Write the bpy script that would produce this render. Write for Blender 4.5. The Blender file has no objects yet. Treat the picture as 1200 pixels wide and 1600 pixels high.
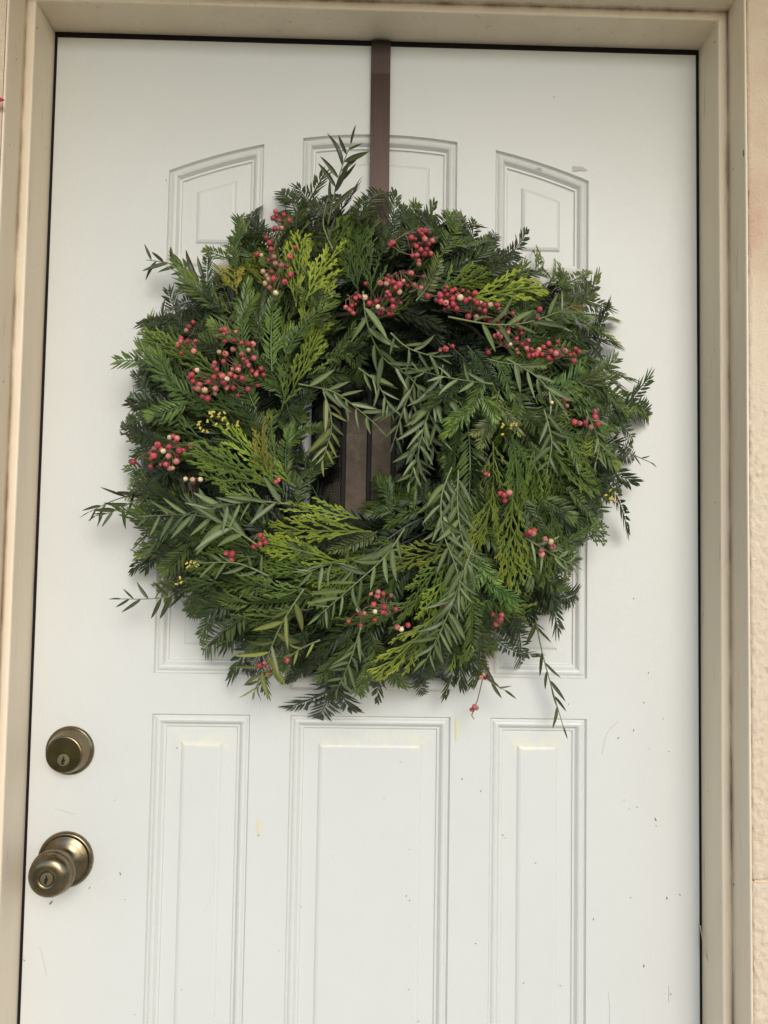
import bpy, bmesh, math, random
from mathutils import Vector, Matrix, noise
from mathutils.geometry import tessellate_polygon
random.seed(7)
SC = bpy.context.scene
COL = SC.collection
R = math.radians

# ------------------------------------------------------------------ camera
FOC = 1180.0                                   # focal length for a picture 1600 px high
CAM = Vector((-0.0045, -0.9409, 1.3955))
PITCH, YAW, ROLL = 0.04803, 0.01786, 0.01643
_f = Vector((math.sin(YAW)*math.cos(PITCH), math.cos(YAW)*math.cos(PITCH), math.sin(PITCH)))
_r = Vector((math.cos(YAW), -math.sin(YAW), 0))
_u = _r.cross(_f)
RT = _r*math.cos(ROLL) + _u*math.sin(ROLL)
UP = -_r*math.sin(ROLL) + _u*math.cos(ROLL)
FW = _f
cd = bpy.data.cameras.new('camera')
cam = bpy.data.objects.new('camera', cd)
COL.objects.link(cam)
cam.matrix_world = Matrix(((RT.x, UP.x, -FW.x, CAM.x), (RT.y, UP.y, -FW.y, CAM.y), (RT.z, UP.z, -FW.z, CAM.z), (0, 0, 0, 1)))
cd.sensor_fit = 'AUTO'
cd.sensor_width = 36
cd.lens = FOC/1600*36
cd.clip_start = 0.02
cd.clip_end = 500
SC.camera = cam

# ------------------------------------------------------------------ light
SUN_EL, SUN_AZ = R(27), R(13)                  # from the right in front of the door, behind thin cloud
w = bpy.data.worlds.new('World')
SC.world = w
w.use_nodes = True
nt = w.node_tree
bg = nt.nodes['Background']
sky = nt.nodes.new('ShaderNodeTexSky')
sky.sky_type = 'NISHITA'
sky.sun_disc = False
sky.sun_elevation = SUN_EL
sky.sun_rotation = R(180) - SUN_AZ
sky.dust_density = 1.0
sky.air_density = 1.2
sky.ozone_density = 3.0
hs = nt.nodes.new('ShaderNodeHueSaturation')
hs.inputs['Saturation'].default_value = 1.0    # thin overcast: a paler sky
nt.links.new(sky.outputs[0], hs.inputs['Color'])
nt.links.new(hs.outputs[0], bg.inputs['Color'])
bg.inputs['Strength'].default_value = 0.12
sd = bpy.data.lights.new('sun', 'SUN')
sd.energy = 1.0
sd.angle = R(30)
sd.color = (1.0, 0.97, 0.93)
sun = bpy.data.objects.new('sun', sd)
COL.objects.link(sun)
# lamp shines along -Z: from the sky (front = -Y)
sdir = Vector((math.sin(SUN_AZ)*math.cos(SUN_EL), -math.cos(SUN_AZ)*math.cos(SUN_EL), math.sin(SUN_EL)))
sun.rotation_euler = sdir.to_track_quat('Z', 'Y').to_euler()
SC.view_settings.view_transform = 'Standard'
SC.view_settings.look = 'None'
SC.view_settings.gamma = 1
SC.view_settings.use_curve_mapping = False
SC.view_settings.exposure = 0.74
SC.render.engine = 'CYCLES'
SC.cycles.use_denoising = True
SC.cycles.max_bounces = 8
SC.cycles.diffuse_bounces = 5


def at(px, py, dep=0.0):
    """the point of the plane dep metres in front of the door seen at that place of the photograph"""
    d = FW*FOC + RT*(px-600) - UP*(py-800)
    return CAM + d*((-dep-CAM.y)/d.y)


# ------------------------------------------------------------------ helpers
def tag(o, label=None, cat=None, group=None, kind=None):
    for k, v in (('label', label), ('category', cat), ('group', group), ('kind', kind)):
        if v:
            o[k] = v
    return o


def empty(name, loc=(0, 0, 0)):
    o = bpy.data.objects.new(name, None)
    COL.objects.link(o)
    o.location = loc
    o.empty_display_size = .02
    return o


def link(name, mesh, parent=None, loc=None):
    o = bpy.data.objects.new(name, mesh)
    COL.objects.link(o)
    if parent:
        o.parent = parent
    if loc is not None:
        o.location = loc
    return o


class MB:
    """collects verts, faces and a per-vertex value"""
    def __init__(s):
        s.v, s.f, s.c = [], [], []

    def add(s, verts, faces, c=0.5):
        n = len(s.v)
        s.v += [tuple(p) for p in verts]
        s.c += (list(c) if isinstance(c, (list, tuple)) else [c]*len(verts))
        s.f += [tuple(n+i for i in q) for q in faces]

    def box(s, a, b, c=0.5):
        x0, y0, z0 = a
        x1, y1, z1 = b
        s.add([(x0, y0, z0), (x1, y0, z0), (x1, y1, z0), (x0, y1, z0), (x0, y0, z1), (x1, y0, z1), (x1, y1, z1), (x0, y1, z1)],
              [(3, 2, 1, 0), (4, 5, 6, 7), (0, 1, 5, 4), (1, 2, 6, 5), (2, 3, 7, 6), (3, 0, 4, 7)], c)

    def tube(s, pts, r0, r1=None, n=5, c=0.5, cap=True):
        r1 = r0 if r1 is None else r1
        pts = [Vector(p) for p in pts]
        vs, fs = [], []
        m = len(pts)
        for i, p in enumerate(pts):
            t = (pts[min(i+1, m-1)] - pts[max(i-1, 0)])
            t = t.normalized() if t.length > 1e-9 else Vector((0, 0, 1))
            a = t.orthogonal().normalized() if i == 0 else (a_prev - t*a_prev.dot(t)).normalized()
            a_prev = a
            b = t.cross(a)
            r = r0 + (r1-r0)*i/max(1, m-1)
            for k in range(n):
                an = 2*math.pi*k/n
                vs.append(p + (a*math.cos(an) + b*math.sin(an))*r)
        for i in range(m-1):
            for k in range(n):
                k2 = (k+1) % n
                fs.append((i*n+k, i*n+k2, (i+1)*n+k2, (i+1)*n+k))
        if cap:
            fs.append(tuple(range(n))[::-1])
            fs.append(tuple((m-1)*n+k for k in range(n)))
        s.add(vs, fs, c)

    def lathe(s, prof, n=48, c=0.5):
        """profile of (radius, depth); turns about the door normal, depth goes to -Y"""
        vs, fs = [], []
        for r, d in prof:
            for k in range(n):
                a = 2*math.pi*k/n
                vs.append((r*math.cos(a), -d, r*math.sin(a)))
        for i in range(len(prof)-1):
            for k in range(n):
                k2 = (k+1) % n
                fs.append((i*n+k, i*n+k2, (i+1)*n+k2, (i+1)*n+k))
        fs.append(tuple((len(prof)-1)*n+k for k in range(n)))
        s.add(vs, fs, c)

    def mesh(s, name, mat, smooth=False):
        me = bpy.data.meshes.new(name)
        me.from_pydata(s.v, [], s.f)
        a = me.attributes.new('tone', 'FLOAT', 'POINT')
        a.data.foreach_set('value', s.c)
        if mat:
            me.materials.append(mat)
        if smooth:
            me.polygons.foreach_set('use_smooth', [True]*len(me.polygons))
        me.update()
        return me

    def build(s, name, mat, parent=None, loc=None, smooth=False):
        return link(name, s.mesh(name, mat, smooth), parent, loc)


def bevel(o, wdt, seg=2, ang=40):
    m = o.modifiers.new('bevel', 'BEVEL')
    m.width = wdt
    m.segments = seg
    m.limit_method = 'ANGLE'
    m.angle_limit = R(ang)
    return o


# ------------------------------------------------------------------ materials
def mat(name, base=(.5, .5, .5), rough=.6, metal=0.0, spec=.5):
    m = bpy.data.materials.new(name)
    m.use_nodes = True
    b = m.node_tree.nodes['Principled BSDF']
    b.inputs['Base Color'].default_value = (*base, 1)
    b.inputs['Roughness'].default_value = rough
    b.inputs['Metallic'].default_value = metal
    b.inputs['Specular IOR Level'].default_value = spec
    return m, m.node_tree, b


def N(nt, typ, **kw):
    n = nt.nodes.new(typ)
    for k, v in kw.items():
        if k in n.inputs:
            n.inputs[k].default_value = v
        else:
            setattr(n, k, v)
    return n


def noise_node(nt, scale, detail=4, rough=.55, coord='Object', stretch=None):
    tc = N(nt, 'ShaderNodeTexCoord')
    src = tc.outputs[coord]
    if stretch:
        mp = N(nt, 'ShaderNodeMapping')
        mp.inputs['Scale'].default_value = stretch
        nt.links.new(src, mp.inputs[0])
        src = mp.outputs[0]
    n = N(nt, 'ShaderNodeTexNoise', Scale=scale, Detail=detail, Roughness=rough)
    nt.links.new(src, n.inputs['Vector'])
    return n


def ramp(nt, src, stops):
    r = N(nt, 'ShaderNodeValToRGB')
    el = r.color_ramp.elements
    while len(el) < len(stops):
        el.new(.5)
    for e, (p, c) in zip(el, stops):
        e.position = p
        e.color = (*c, 1) if len(c) == 3 else c
    nt.links.new(src, r.inputs[0])
    return r


def mixc(nt, fac, a, b, mode='MIX'):
    m = N(nt, 'ShaderNodeMix', data_type='RGBA', blend_type=mode)
    for sock, v in ((m.inputs[0], fac), (m.inputs[6], a), (m.inputs[7], b)):
        if hasattr(v, 'is_output'):
            nt.links.new(v, sock)
        elif isinstance(v, (int, float)):
            sock.default_value = v
        else:
            sock.default_value = (*v, 1)
    return m.outputs[2]


def bump(nt, b, src, dist=.001, strength=.5, prev=None):
    bp = N(nt, 'ShaderNodeBump', Strength=strength, Distance=dist)
    nt.links.new(src, bp.inputs['Height'])
    if prev:
        nt.links.new(prev, bp.inputs['Normal'])
    nt.links.new(bp.outputs[0], b.inputs['Normal'])
    return bp.outputs[0]


def door_paint():
    m, nt, b = mat('white_door_paint', (.76, .75, .695), .42)
    n1 = noise_node(nt, 3.0, 5, .6)
    big = ramp(nt, n1.outputs['Fac'], [(.3, (.655, .645, .602)), (.7, (.625, .615, .570))])
    n2 = noise_node(nt, 14, 6, .7)
    sm = ramp(nt, n2.outputs['Fac'], [(.60, (0, 0, 0)), (.85, (1, 1, 1))])
    c = mixc(nt, sm.outputs[0], big.outputs[0], (.66, .645, .59))
    # yellow wear along the upper field edges (vertex value above .5)
    at_ = N(nt, 'ShaderNodeAttribute', attribute_name='tone')
    n3 = noise_node(nt, 60, 5, .7)
    st = N(nt, 'ShaderNodeMath', operation='MULTIPLY')
    s0 = ramp(nt, at_.outputs['Fac'], [(.5, (0, 0, 0)), (1, (1, 1, 1))])
    s1 = ramp(nt, n3.outputs['Fac'], [(.42, (0, 0, 0)), (.62, (1, 1, 1))])
    nt.links.new(s0.outputs[0], st.inputs[0])
    nt.links.new(s1.outputs[0], st.inputs[1])
    c = mixc(nt, st.outputs[0], c, (.72, .67, .52))
    # painted shade for the moulding grooves, unused here (vertex value below .5)
    g0 = ramp(nt, at_.outputs['Fac'], [(.1, (1, 1, 1)), (.5, (0, 0, 0))])
    g1 = ramp(nt, n3.outputs['Fac'], [(.3, (.35, .35, .35)), (.65, (1, 1, 1))])
    c = mixc(nt, mixc(nt, 1.0, g0.outputs[0], g1.outputs[0], 'MULTIPLY'), c, (.42, .395, .33))
    nt.links.new(c, b.inputs['Base Color'])
    f1 = noise_node(nt, 420, 3, .6, stretch=(1, 1, .35))
    f2 = noise_node(nt, 35, 3, .5)
    p = bump(nt, b, f1.outputs['Fac'], .0007, .4)
    bump(nt, b, f2.outputs['Fac'], .003, .18, p)
    return m


def frame_paint():
    m, nt, b = mat('beige_frame_paint', (.5, .43, .31), .5)
    n1 = noise_node(nt, 6, 6, .65, stretch=(3, 3, .5))
    c = ramp(nt, n1.outputs['Fac'], [(.25, (.76, .63, .47)), (.6, (.83, .70, .53)), (.8, (.85, .73, .57))]).outputs[0]
    n2 = noise_node(nt, 22, 6, .75, stretch=(4, 4, .35))
    d = ramp(nt, n2.outputs['Fac'], [(.60, (0, 0, 0)), (.78, (1, 1, 1))])
    c = mixc(nt, d.outputs[0], c, (.36, .27, .17))
    n4 = noise_node(nt, 90, 3, .6, stretch=(1, 1, .5))
    d4 = ramp(nt, n4.outputs['Fac'], [(.73, (0, 0, 0)), (.76, (1, 1, 1))])
    c = mixc(nt, d4.outputs[0], c, (.70, .62, .5))
    at_ = N(nt, 'ShaderNodeAttribute', attribute_name='tone')
    s0 = ramp(nt, at_.outputs['Fac'], [(.5, (0, 0, 0)), (1, (1, 1, 1))])
    n5 = noise_node(nt, 30, 5, .7, stretch=(1, 1, .25))
    s1 = ramp(nt, n5.outputs['Fac'], [(.36, (.15, .15, .15)), (.62, (1, 1, 1))])
    c = mixc(nt, mixc(nt, 1.0, s0.outputs[0], s1.outputs[0], 'MULTIPLY'), c, (.30, .20, .12))
    nt.links.new(c, b.inputs['Base Color'])
    f = noise_node(nt, 260, 3, .6, stretch=(1, 1, .12))
    p = bump(nt, b, f.outputs['Fac'], .0008, .35)
    bump(nt, b, n1.outputs['Fac'], .003, .25, p)
    return m


def block_paint():
    m, nt, b = mat('cream_block_paint', (.64, .5, .36), .75)
    n1 = noise_node(nt, 4.2, 4, .55)
    c = ramp(nt, n1.outputs['Fac'], [(.30, (.66, .43, .30)), (.44, (.77, .60, .43)), (.62, (.79, .645, .475)), (.8, (.76, .61, .46))]).outputs[0]
    n2 = noise_node(nt, 170, 5, .7)
    d = ramp(nt, n2.outputs['Fac'], [(.66, (0, 0, 0)), (.76, (1, 1, 1))])
    c = mixc(nt, d.outputs[0], c, (.40, .30, .21))
    nt.links.new(c, b.inputs['Base Color'])
    v = noise_node(nt, 330, 5, .7)
    bump(nt, b, v.outputs['Fac'], .004, .7)
    return m


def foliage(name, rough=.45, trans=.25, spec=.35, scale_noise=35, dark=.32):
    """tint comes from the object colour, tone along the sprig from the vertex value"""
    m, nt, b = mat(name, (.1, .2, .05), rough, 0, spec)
    oi = N(nt, 'ShaderNodeObjectInfo')
    at_ = N(nt, 'ShaderNodeAttribute', attribute_name='tone')
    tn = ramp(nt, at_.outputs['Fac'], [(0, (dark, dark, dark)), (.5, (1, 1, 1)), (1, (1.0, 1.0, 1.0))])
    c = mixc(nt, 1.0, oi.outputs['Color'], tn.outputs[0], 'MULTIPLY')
    hv = N(nt, 'ShaderNodeHueSaturation')
    rr = N(nt, 'ShaderNodeMapRange')
    rr.inputs['To Min'].default_value = .72
    rr.inputs['To Max'].default_value = 1.35
    nt.links.new(oi.outputs['Random'], rr.inputs['Value'])
    nt.links.new(rr.outputs[0], hv.inputs['Value'])
    # tips above .5 are paler, yellower
    tip = ramp(nt, at_.outputs['Fac'], [(.55, (0, 0, 0)), (1, (1, 1, 1))])
    lt = mixc(nt, 1.0, c, (2.05, 1.8, 1.4), 'MULTIPLY')
    c = mixc(nt, tip.outputs[0], c, lt)
    nz = noise_node(nt, scale_noise, 3, .6, coord='Object')
    nr = ramp(nt, nz.outputs['Fac'], [(.3, (.72, .74, .72)), (.7, (1.2, 1.15, 1.05))])
    c = mixc(nt, 1.0, c, nr.outputs[0], 'MULTIPLY')
    nt.links.new(c, hv.inputs['Color'])
    c = hv.outputs[0]
    nt.links.new(c, b.inputs['Base Color'])
    tr = N(nt, 'ShaderNodeBsdfTranslucent')
    nt.links.new(mixc(nt, 1.0, c, (1.25, 1.3, .7), 'MULTIPLY'), tr.inputs['Color'])
    ms = N(nt, 'ShaderNodeMixShader')
    ms.inputs[0].default_value = trans
    nt.links.new(b.outputs[0], ms.inputs[1])
    nt.links.new(tr.outputs[0], ms.inputs[2])
    out = nt.nodes['Material Output']
    nt.links.new(ms.outputs[0], out.inputs['Surface'])
    return m


def berry_mat():
    m, nt, b = mat('berry_skin', (.5, .1, .1), .38, 0, .4)
    oi = N(nt, 'ShaderNodeObjectInfo')
    n = noise_node(nt, 260, 3, .6)
    r = ramp(nt, n.outputs['Fac'], [(.3, (.7, .62, .6)), (.65, (1.15, 1.1, 1.05)), (.8, (1.4, 1.6, 1.5))])
    c = mixc(nt, 1.0, oi.outputs['Color'], r.outputs[0], 'MULTIPLY')
    nt.links.new(c, b.inputs['Base Color'])
    b.inputs['Subsurface Weight'].default_value = .0
    bump(nt, b, n.outputs['Fac'], .0006, .4)
    return m


def brass(name, base, rough):
    m, nt, b = mat(name, base, rough, 1.0)
    n = noise_node(nt, 40, 4, .6)
    c = ramp(nt, n.outputs['Fac'], [(.3, tuple(x*.72 for x in base)), (.7, tuple(min(1, x*1.2) for x in base))])
    nt.links.new(c.outputs[0], b.inputs['Base Color'])
    n2 = noise_node(nt, 120, 4, .7)
    rr = N(nt, 'ShaderNodeMapRange')
    rr.inputs['To Min'].default_value = rough-.07
    rr.inputs['To Max'].default_value = rough+.13
    nt.links.new(n2.outputs['Fac'], rr.inputs['Value'])
    nt.links.new(rr.outputs[0], b.inputs['Roughness'])
    return m


M_DOOR = door_paint()
M_FRAME = frame_paint()
M_BLOCK = block_paint()
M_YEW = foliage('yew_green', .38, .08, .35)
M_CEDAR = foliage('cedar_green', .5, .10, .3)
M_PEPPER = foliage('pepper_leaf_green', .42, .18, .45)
M_BERRY = berry_mat()
M_BRASS = brass('antique_brass', (.22, .175, .108), .25)
M_BRASS_DARK = brass('dark_antique_brass', (.105, .083, .036), .33)
M_PLUG = brass('yellow_brass', (.46, .37, .20), .28)
M_BLACK = mat('black_void', (.004, .004, .004), .8)[0]
M_RUBBER = mat('dark_brown_rubber', (.010, .005, .006), .7, 0, .2)[0]
M_TWIG = mat('brown_twig', (.06, .04, .025), .8)[0]
M_RACHIS = mat('pale_green_stem', (.17, .20, .075), .55)[0]
M_BSTEM = mat('pink_brown_stalk', (.22, .12, .075), .65)[0]
M_SPECK = mat('dark_dirt', (.17, .15, .13), .9)[0]
M_STAIN = mat('cream_scuff', (.68, .61, .42), .7)[0]
M_SCUFF = mat('grey_scuff', (.48, .47, .45), .7)[0]
M_STRAW = mat('dry_straw', (.55, .45, .27), .7)[0]
M_BUD = mat('yellow_bud', (.55, .42, .08), .6)[0]
M_WIRE = mat('dark_wire', (.03, .03, .025), .5, .6)[0]
M_RED = mat('red_paper', (.55, .012, .02), .5)[0]
M_LEAD = mat('dark_lead', (.006, .0055, .005), .6, 0, .25)[0]


def strap_mat():
    m, nt, b = mat('bronze_strap', (.05, .035, .03), .36, .8)
    n = noise_node(nt, 160, 4, .6, stretch=(3, 1, .08))
    c = ramp(nt, n.outputs['Fac'], [(.3, (.036, .023, .018)), (.7, (.052, .035, .029))])
    nt.links.new(c.outputs[0], b.inputs['Base Color'])
    n2 = noise_node(nt, 400, 2)
    bump(nt, b, n2.outputs['Fac'], .0004, .15)
    return m


M_STRAP = strap_mat()


def obscure_glass():
    m, nt, b = mat('tan_obscure_glass', (.17, .125, .085), .5, 0, .15)
    n = noise_node(nt, 55, 5, .65)
    c = ramp(nt, n.outputs['Fac'], [(.3, (.080, .058, .036)), (.55, (.12, .090, .060)), (.75, (.19, .15, .11))])
    nt.links.new(c.outputs[0], b.inputs['Base Color'])
    bump(nt, b, n.outputs['Fac'], .003, .6)
    return m


def clear_glass():
    m, nt, b = mat('dark_clear_glass', (.01, .01, .01), .04)
    nt.nodes.remove(b)
    fr_ = N(nt, 'ShaderNodeFresnel', IOR=1.22)
    tr = N(nt, 'ShaderNodeBsdfTransparent')
    tr.inputs['Color'].default_value = (.8, .78, .74, 1)
    gl = N(nt, 'ShaderNodeBsdfGlossy', Roughness=.12)
    ms = N(nt, 'ShaderNodeMixShader')
    nt.links.new(fr_.outputs[0], ms.inputs[0])
    nt.links.new(tr.outputs[0], ms.inputs[1])
    nt.links.new(gl.outputs[0], ms.inputs[2])
    nt.links.new(ms.outputs[0], nt.nodes['Material Output'].inputs['Surface'])
    return m


M_TAN = obscure_glass()
M_GLASS = clear_glass()


def ground_mat(name, a, b_, scale):
    m, nt, b = mat(name, a, .85)
    n = noise_node(nt, scale, 6, .65)
    c = ramp(nt, n.outputs['Fac'], [(.3, a), (.7, b_)])
    nt.links.new(c.outputs[0], b.inputs['Base Color'])
    bump(nt, b, n.outputs['Fac'], .01, .3)
    return m


# ------------------------------------------------------------------ setting
g = MB()
g.add([(-200, -200, -.14), (200, -200, -.14), (200, 200, -.14), (-200, 200, -.14)], [(0, 1, 2, 3)])
tag(g.build('ground', ground_mat('garden_ground', (.17, .18, .13), (.25, .255, .19), 3)), kind='structure')
g = MB()
g.box((-3, -1.9, -.139), (3, -.098, 0))
tag(g.build('porch_floor', ground_mat('concrete_floor', (.46, .43, .36), (.54, .50, .42), 5)), kind='structure')
g = MB()
g.box((-1.25, -1.02, 2.42), (1.25, -.098, 2.48))  # unseen ceiling, sized and coloured to shade and yellow the door top
M_CEIL = ground_mat('ochre_bounce_tint', (.74, .54, .10), (.78, .58, .12), 4)
tag(g.build('unseen_porch_ceiling', M_CEIL), kind='structure')
# the dark hall behind the door
g = MB()
for a, b in (((-.6, 1.8, -.02), (.6, 1.82, 2.4)), ((-.62, .1, -.02), (-.6, 1.82, 2.4)), ((.6, .1, -.02), (.62, 1.82, 2.4)),
             ((-.62, .1, 2.4), (.62, 1.82, 2.42)), ((-.62, .1, -.04), (.62, 1.82, -.02))):
    g.box(a, b)
tag(g.build('hall_wall', mat('dark_hall_paint', (.06, .028, .022), .7)[0]), kind='structure')

# ------------------------------------------------------------------ door frame
JL, JR, HT = -.4172, .4100, 2.0466             # inner faces of the stop
ST, DEP = .0112, .0965                          # stop width, depth of the frame
SD = .0556                                      # depth of the stop
fr = empty('door_frame', (0, 0, 0))
tag(fr, 'beige painted timber door frame with stepped jambs around the white door', 'door frame')
FB = .06                                        # back of the frame


PROF_F = [(0, -FB), (0, SD-.0020), (.0006, SD-.0006), (.0020, SD), (ST-.004, SD), (ST-.0012, SD), (ST-.0004, SD-.0006), (ST, SD-.0002), (ST, SD+.0016), (ST, SD+.007), (ST, DEP-.0016), (ST+.0006, DEP-.0004), (ST+.0016, DEP), (.0135, DEP), (.0135, -FB)]
DIRT = [.5, .5, .5, .5, .6, .95, 1, 1, .9, .55, .5, .5, .5, .5, .5]


def jamb(name, x, s, z1):
    m = MB()
    # stop (inner) and outer rebate as one profile, s = +1 to the right
    prof = PROF_F
    zs = [0 + z1*i/24 for i in range(25)]
    vs, fs = [], []
    n = len(prof)
    for z in zs:
        for px, d in prof:
            wob = .0007*noise.noise((px*40, d*30, z*3.1 + x*9))
            vs.append((x + s*(px + wob), -d + wob*.4, z*(HT+px)/HT))
    for i in range(len(zs)-1):
        for k in range(n):
            k2 = (k+1) % n
            q = (i*n+k, i*n+k2, (i+1)*n+k2, (i+1)*n+k)
            fs.append(q if s < 0 else q[::-1])
    m.add(vs, fs, DIRT*len(zs))
    return m.build(name, M_FRAME, fr)


jamb('jamb', JL, -1, HT)
jamb('jamb', JR, 1, HT)
m = MB()
prof = PROF_F
vs, fs = [], []
xs = [JL-.0135 + (JR-JL+.027)*i/24 for i in range(25)]
for xx in xs:
    for k, (pz, d) in enumerate(prof):
        x_in = max(JL-pz, min(JR+pz, xx))
        wob = .0007*noise.noise((xx*3.1, d*30, pz*40+5))
        vs.append((x_in, -d, HT + pz + wob))
n = len(prof)
for i in range(24):
    for k in range(n):
        fs.append((i*n+k, i*n+(k+1) % n, (i+1)*n+(k+1) % n, (i+1)*n+k))
m.add(vs, fs, DIRT*len(xs))
m.build('head', M_FRAME, fr)
# dark seal between door and stop
DL, DR, DT = -.4136, .4066, 2.0397             # visible door edges
def seal(p0, p1, p2, p3):
    """a dark strip: four corners on the front, 30 mm deep"""
    m = MB()
    q = [(x, -.0006, z) for x, z in (p0, p1, p2, p3)] + [(x, .030, z) for x, z in (p0, p1, p2, p3)]
    m.add(q, [(0, 1, 2, 3), (7, 6, 5, 4), (0, 4, 5, 1), (1, 5, 6, 2), (2, 6, 7, 3), (3, 7, 4, 0)])
    m.build('weather_seal', M_RUBBER, fr)


HS = HT-.0002
seal((JL+.0002, 0), (DL, 0), (DL, HS), (JL+.0002, HS))
seal((DR+.0012, 0), (JR-.0002, 0), (JR-.0002, HS), (DR-.0003, HS))
seal((DL, DT), (DR-.0003, DT), (DR-.0003, HS), (DL, HS))
m = MB()
m.box((JL, -.11, 0.0), (JR, .06, .012))
bevel(m.build('threshold', mat('grey_threshold', (.3, .29, .27), .5, .5)[0], fr), .003)

# chips and knocks in the frame's paint
crnd = random.Random(9)
m = MB()


def chip(x, s, d, z, l, wd):
    pts = []
    for k in range(7):
        t = 2*math.pi*k/7
        pts.append((x-s*.0003, -d+math.cos(t)*wd*crnd.uniform(.6, 1.2), z+math.sin(t)*l*crnd.uniform(.7, 1.2)))
    m.add(pts+[(x-s*.0007, -d, z)], [(k, (k+1) % 7, 7) for k in range(7)])


for k in range(16):
    s_ = crnd.choice((-1, 1))
    outer_ = crnd.random() < .4
    x_ = (JR if s_ > 0 else JL) + (s_*ST if outer_ else 0)
    chip(x_, s_, crnd.uniform(.062, .090) if outer_ else crnd.uniform(.008, .050), crnd.uniform(.9, 2.02), crnd.uniform(.0006, .0016), crnd.uniform(.0004, .0009))
chip(JR+ST, 1, DEP-.0035, at(1167, 237, DEP).z, .0050, .0014)
chip(JR+ST, 1, SD+.004, at(1150, 1382, .06).z, .0016, .0014)
chip(JR, 1, .046, at(1120, 66, .046).z, .0010, .0022)
tag(m.build('paint_chip', mat('bare_chip', (.12, .085, .06), .8)[0], fr), kind='stuff')

# ------------------------------------------------------------------ walls of painted blocks
ZJ = at(1186, 1378, DEP).z                      # the joint seen at the lower right


def block(parent, x0, x1, z0, z1, fine, seed, rough=1.0):
    """a rough block face with chipped arrises"""
    nx = max(2, int((x1-x0)/(.0016 if fine else .06)))
    nz = max(2, int((z1-z0)/(.0020 if fine else .06)))
    vs, fs = [], []
    for j in range(nz+1):
        for i in range(nx+1):
            x = x0 + (x1-x0)*i/nx
            z = z0 + (z1-z0)*j/nz
            e = min(x-x0, x1-x, z-z0, z1-z)
            d = 0.0
            if fine:
                # smooth towards the top of the wall, pitted lower down
                k = rough*(.18 if z > 1.62 else .18 + .82*min(1, (1.62-z)/.12))
                q = Vector((x*150, z*120, seed))
                d = k*(0.0017*noise.fractal(q, .6, 2.1, 4) + .0030*min(0, noise.noise(q*1.7)+.1))
                ed = .0025 + .0015*noise.noise((x*70, z*70, seed+3))
                if e < ed:
                    d -= .0022*(1-e/ed)**1.5
                if i == 0:
                    x += .0016*noise.noise((seed, z*45, 1)) + .001*noise.noise((seed, z*140, 4))
            vs.append((x, -DEP-.0005-d, z))
    for j in range(nz):
        for i in range(nx):
            a = j*(nx+1)+i
            fs.append((a, a+1, a+nx+2, a+nx+1))
    # returns into the wall
    n0 = len(vs)
    bot = [i for i in range(nx+1)]
    right = [j*(nx+1)+nx for j in range(1, nz+1)]
    top = [nz*(nx+1)+i for i in range(nx-1, -1, -1)]
    left = [j*(nx+1) for j in range(nz-1, 0, -1)]
    loop = bot+right+top+left
    for i in loop:
        vs.append((vs[i][0], .06, vs[i][2]))
    L = len(loop)
    for k in range(L):
        k2 = (k+1) % L
        fs.append((loop[k2], loop[k], n0+k, n0+k2))
    m = MB()
    m.add(vs, fs)
    return m.build('block', M_BLOCK, parent, smooth=fine)


GAP = .0032
XR = JR+.0142
wr = empty('block_wall', (XR, 0, 0))
tag(wr, 'cream painted rough block wall with peach stains beside the right jamb', 'wall')
wl = empty('block_wall', (JL-.0142, 0, 0))
tag(wl, 'cream painted block wall beside the left jamb, next to the red leaf', 'wall')
H1 = 2.415
zr = [0.0, ZJ-.62, ZJ, 2.13, H1]
for i in range(4):
    z0, z1 = zr[i]+GAP/2, zr[i+1]-GAP/2
    b = block(wr, XR, XR+.12, z0, z1, i in (1, 2), 3+i*7)
    b.location.x = -XR
    b2 = block(wr, XR+.12+GAP, 3, z0, z1, False, 1)
    b2.location.x = -XR
    XLw = JL-.0142
    b = block(wl, XLw-.9, XLw, z0, z1, False, 11+i)
    b.location.x = -XLw
    b2 = block(wl, -3, XLw-.9-GAP, z0, z1, False, 1)
    b2.location.x = -XLw
for par, xa, xb in ((wr, XR+.004, 3), (wl, -3, JL-.0142-.004)):
    m = MB()
    m.box((xa, -DEP+.004, 0), (xb, .055, H1))
    o = m.build('mortar', M_BLOCK, par)
    o.location.x = -par.location.x
m = MB()
m.box((JL-.0140, -DEP+.0006, HT+.0142), (JR+.0140, .06, H1))
lint = m.build('lintel', M_BLOCK)
tag(lint, 'cream painted lintel wall above the door frame head', 'wall')

# ------------------------------------------------------------------ door
door = empty('front_door', (0, 0, 0))
tag(door, 'white panelled front door with brass knob and deadbolt', 'door')
PX = [(-.2675, -.1478), (-.0987, .0987), (.1478, .2675)]
ZLOW, ZMB = 1.1887, 1.2376
arch = lambda x: 1.9235 - .75*x*x


def rect(x0, x1, z0, z1):
    return [(x0, z0), (x1, z0), (x1, z1), (x0, z1)]


def arched(x0, x1, z0, n=12, d=0.0):
    x0, x1, z0 = x0+d, x1-d, z0+d
    top = lambda x: arch(x)-d*math.sqrt(1+(1.5*x)**2)
    return [(x0, z0), (x1, z0)] + [(x1+(x0-x1)*i/n, top(x1+(x0-x1)*i/n)) for i in range(n+1)]


def inset(poly, d):
    """offset a counter-clockwise polygon inwards"""
    out = []
    n = len(poly)
    for i in range(n):
        p0, p1, p2 = Vector(poly[i-1]), Vector(poly[i]), Vector(poly[(i+1) % n])
        e0, e1 = (p1-p0).normalized(), (p2-p1).normalized()
        n0, n1 = Vector((-e0.y, e0.x)), Vector((-e1.y, e1.x))
        b = (n0+n1)
        b = b/(1+n0.dot(n1))
        q = p1 + b*d
        out.append((q.x, q.y))
    return out


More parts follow.
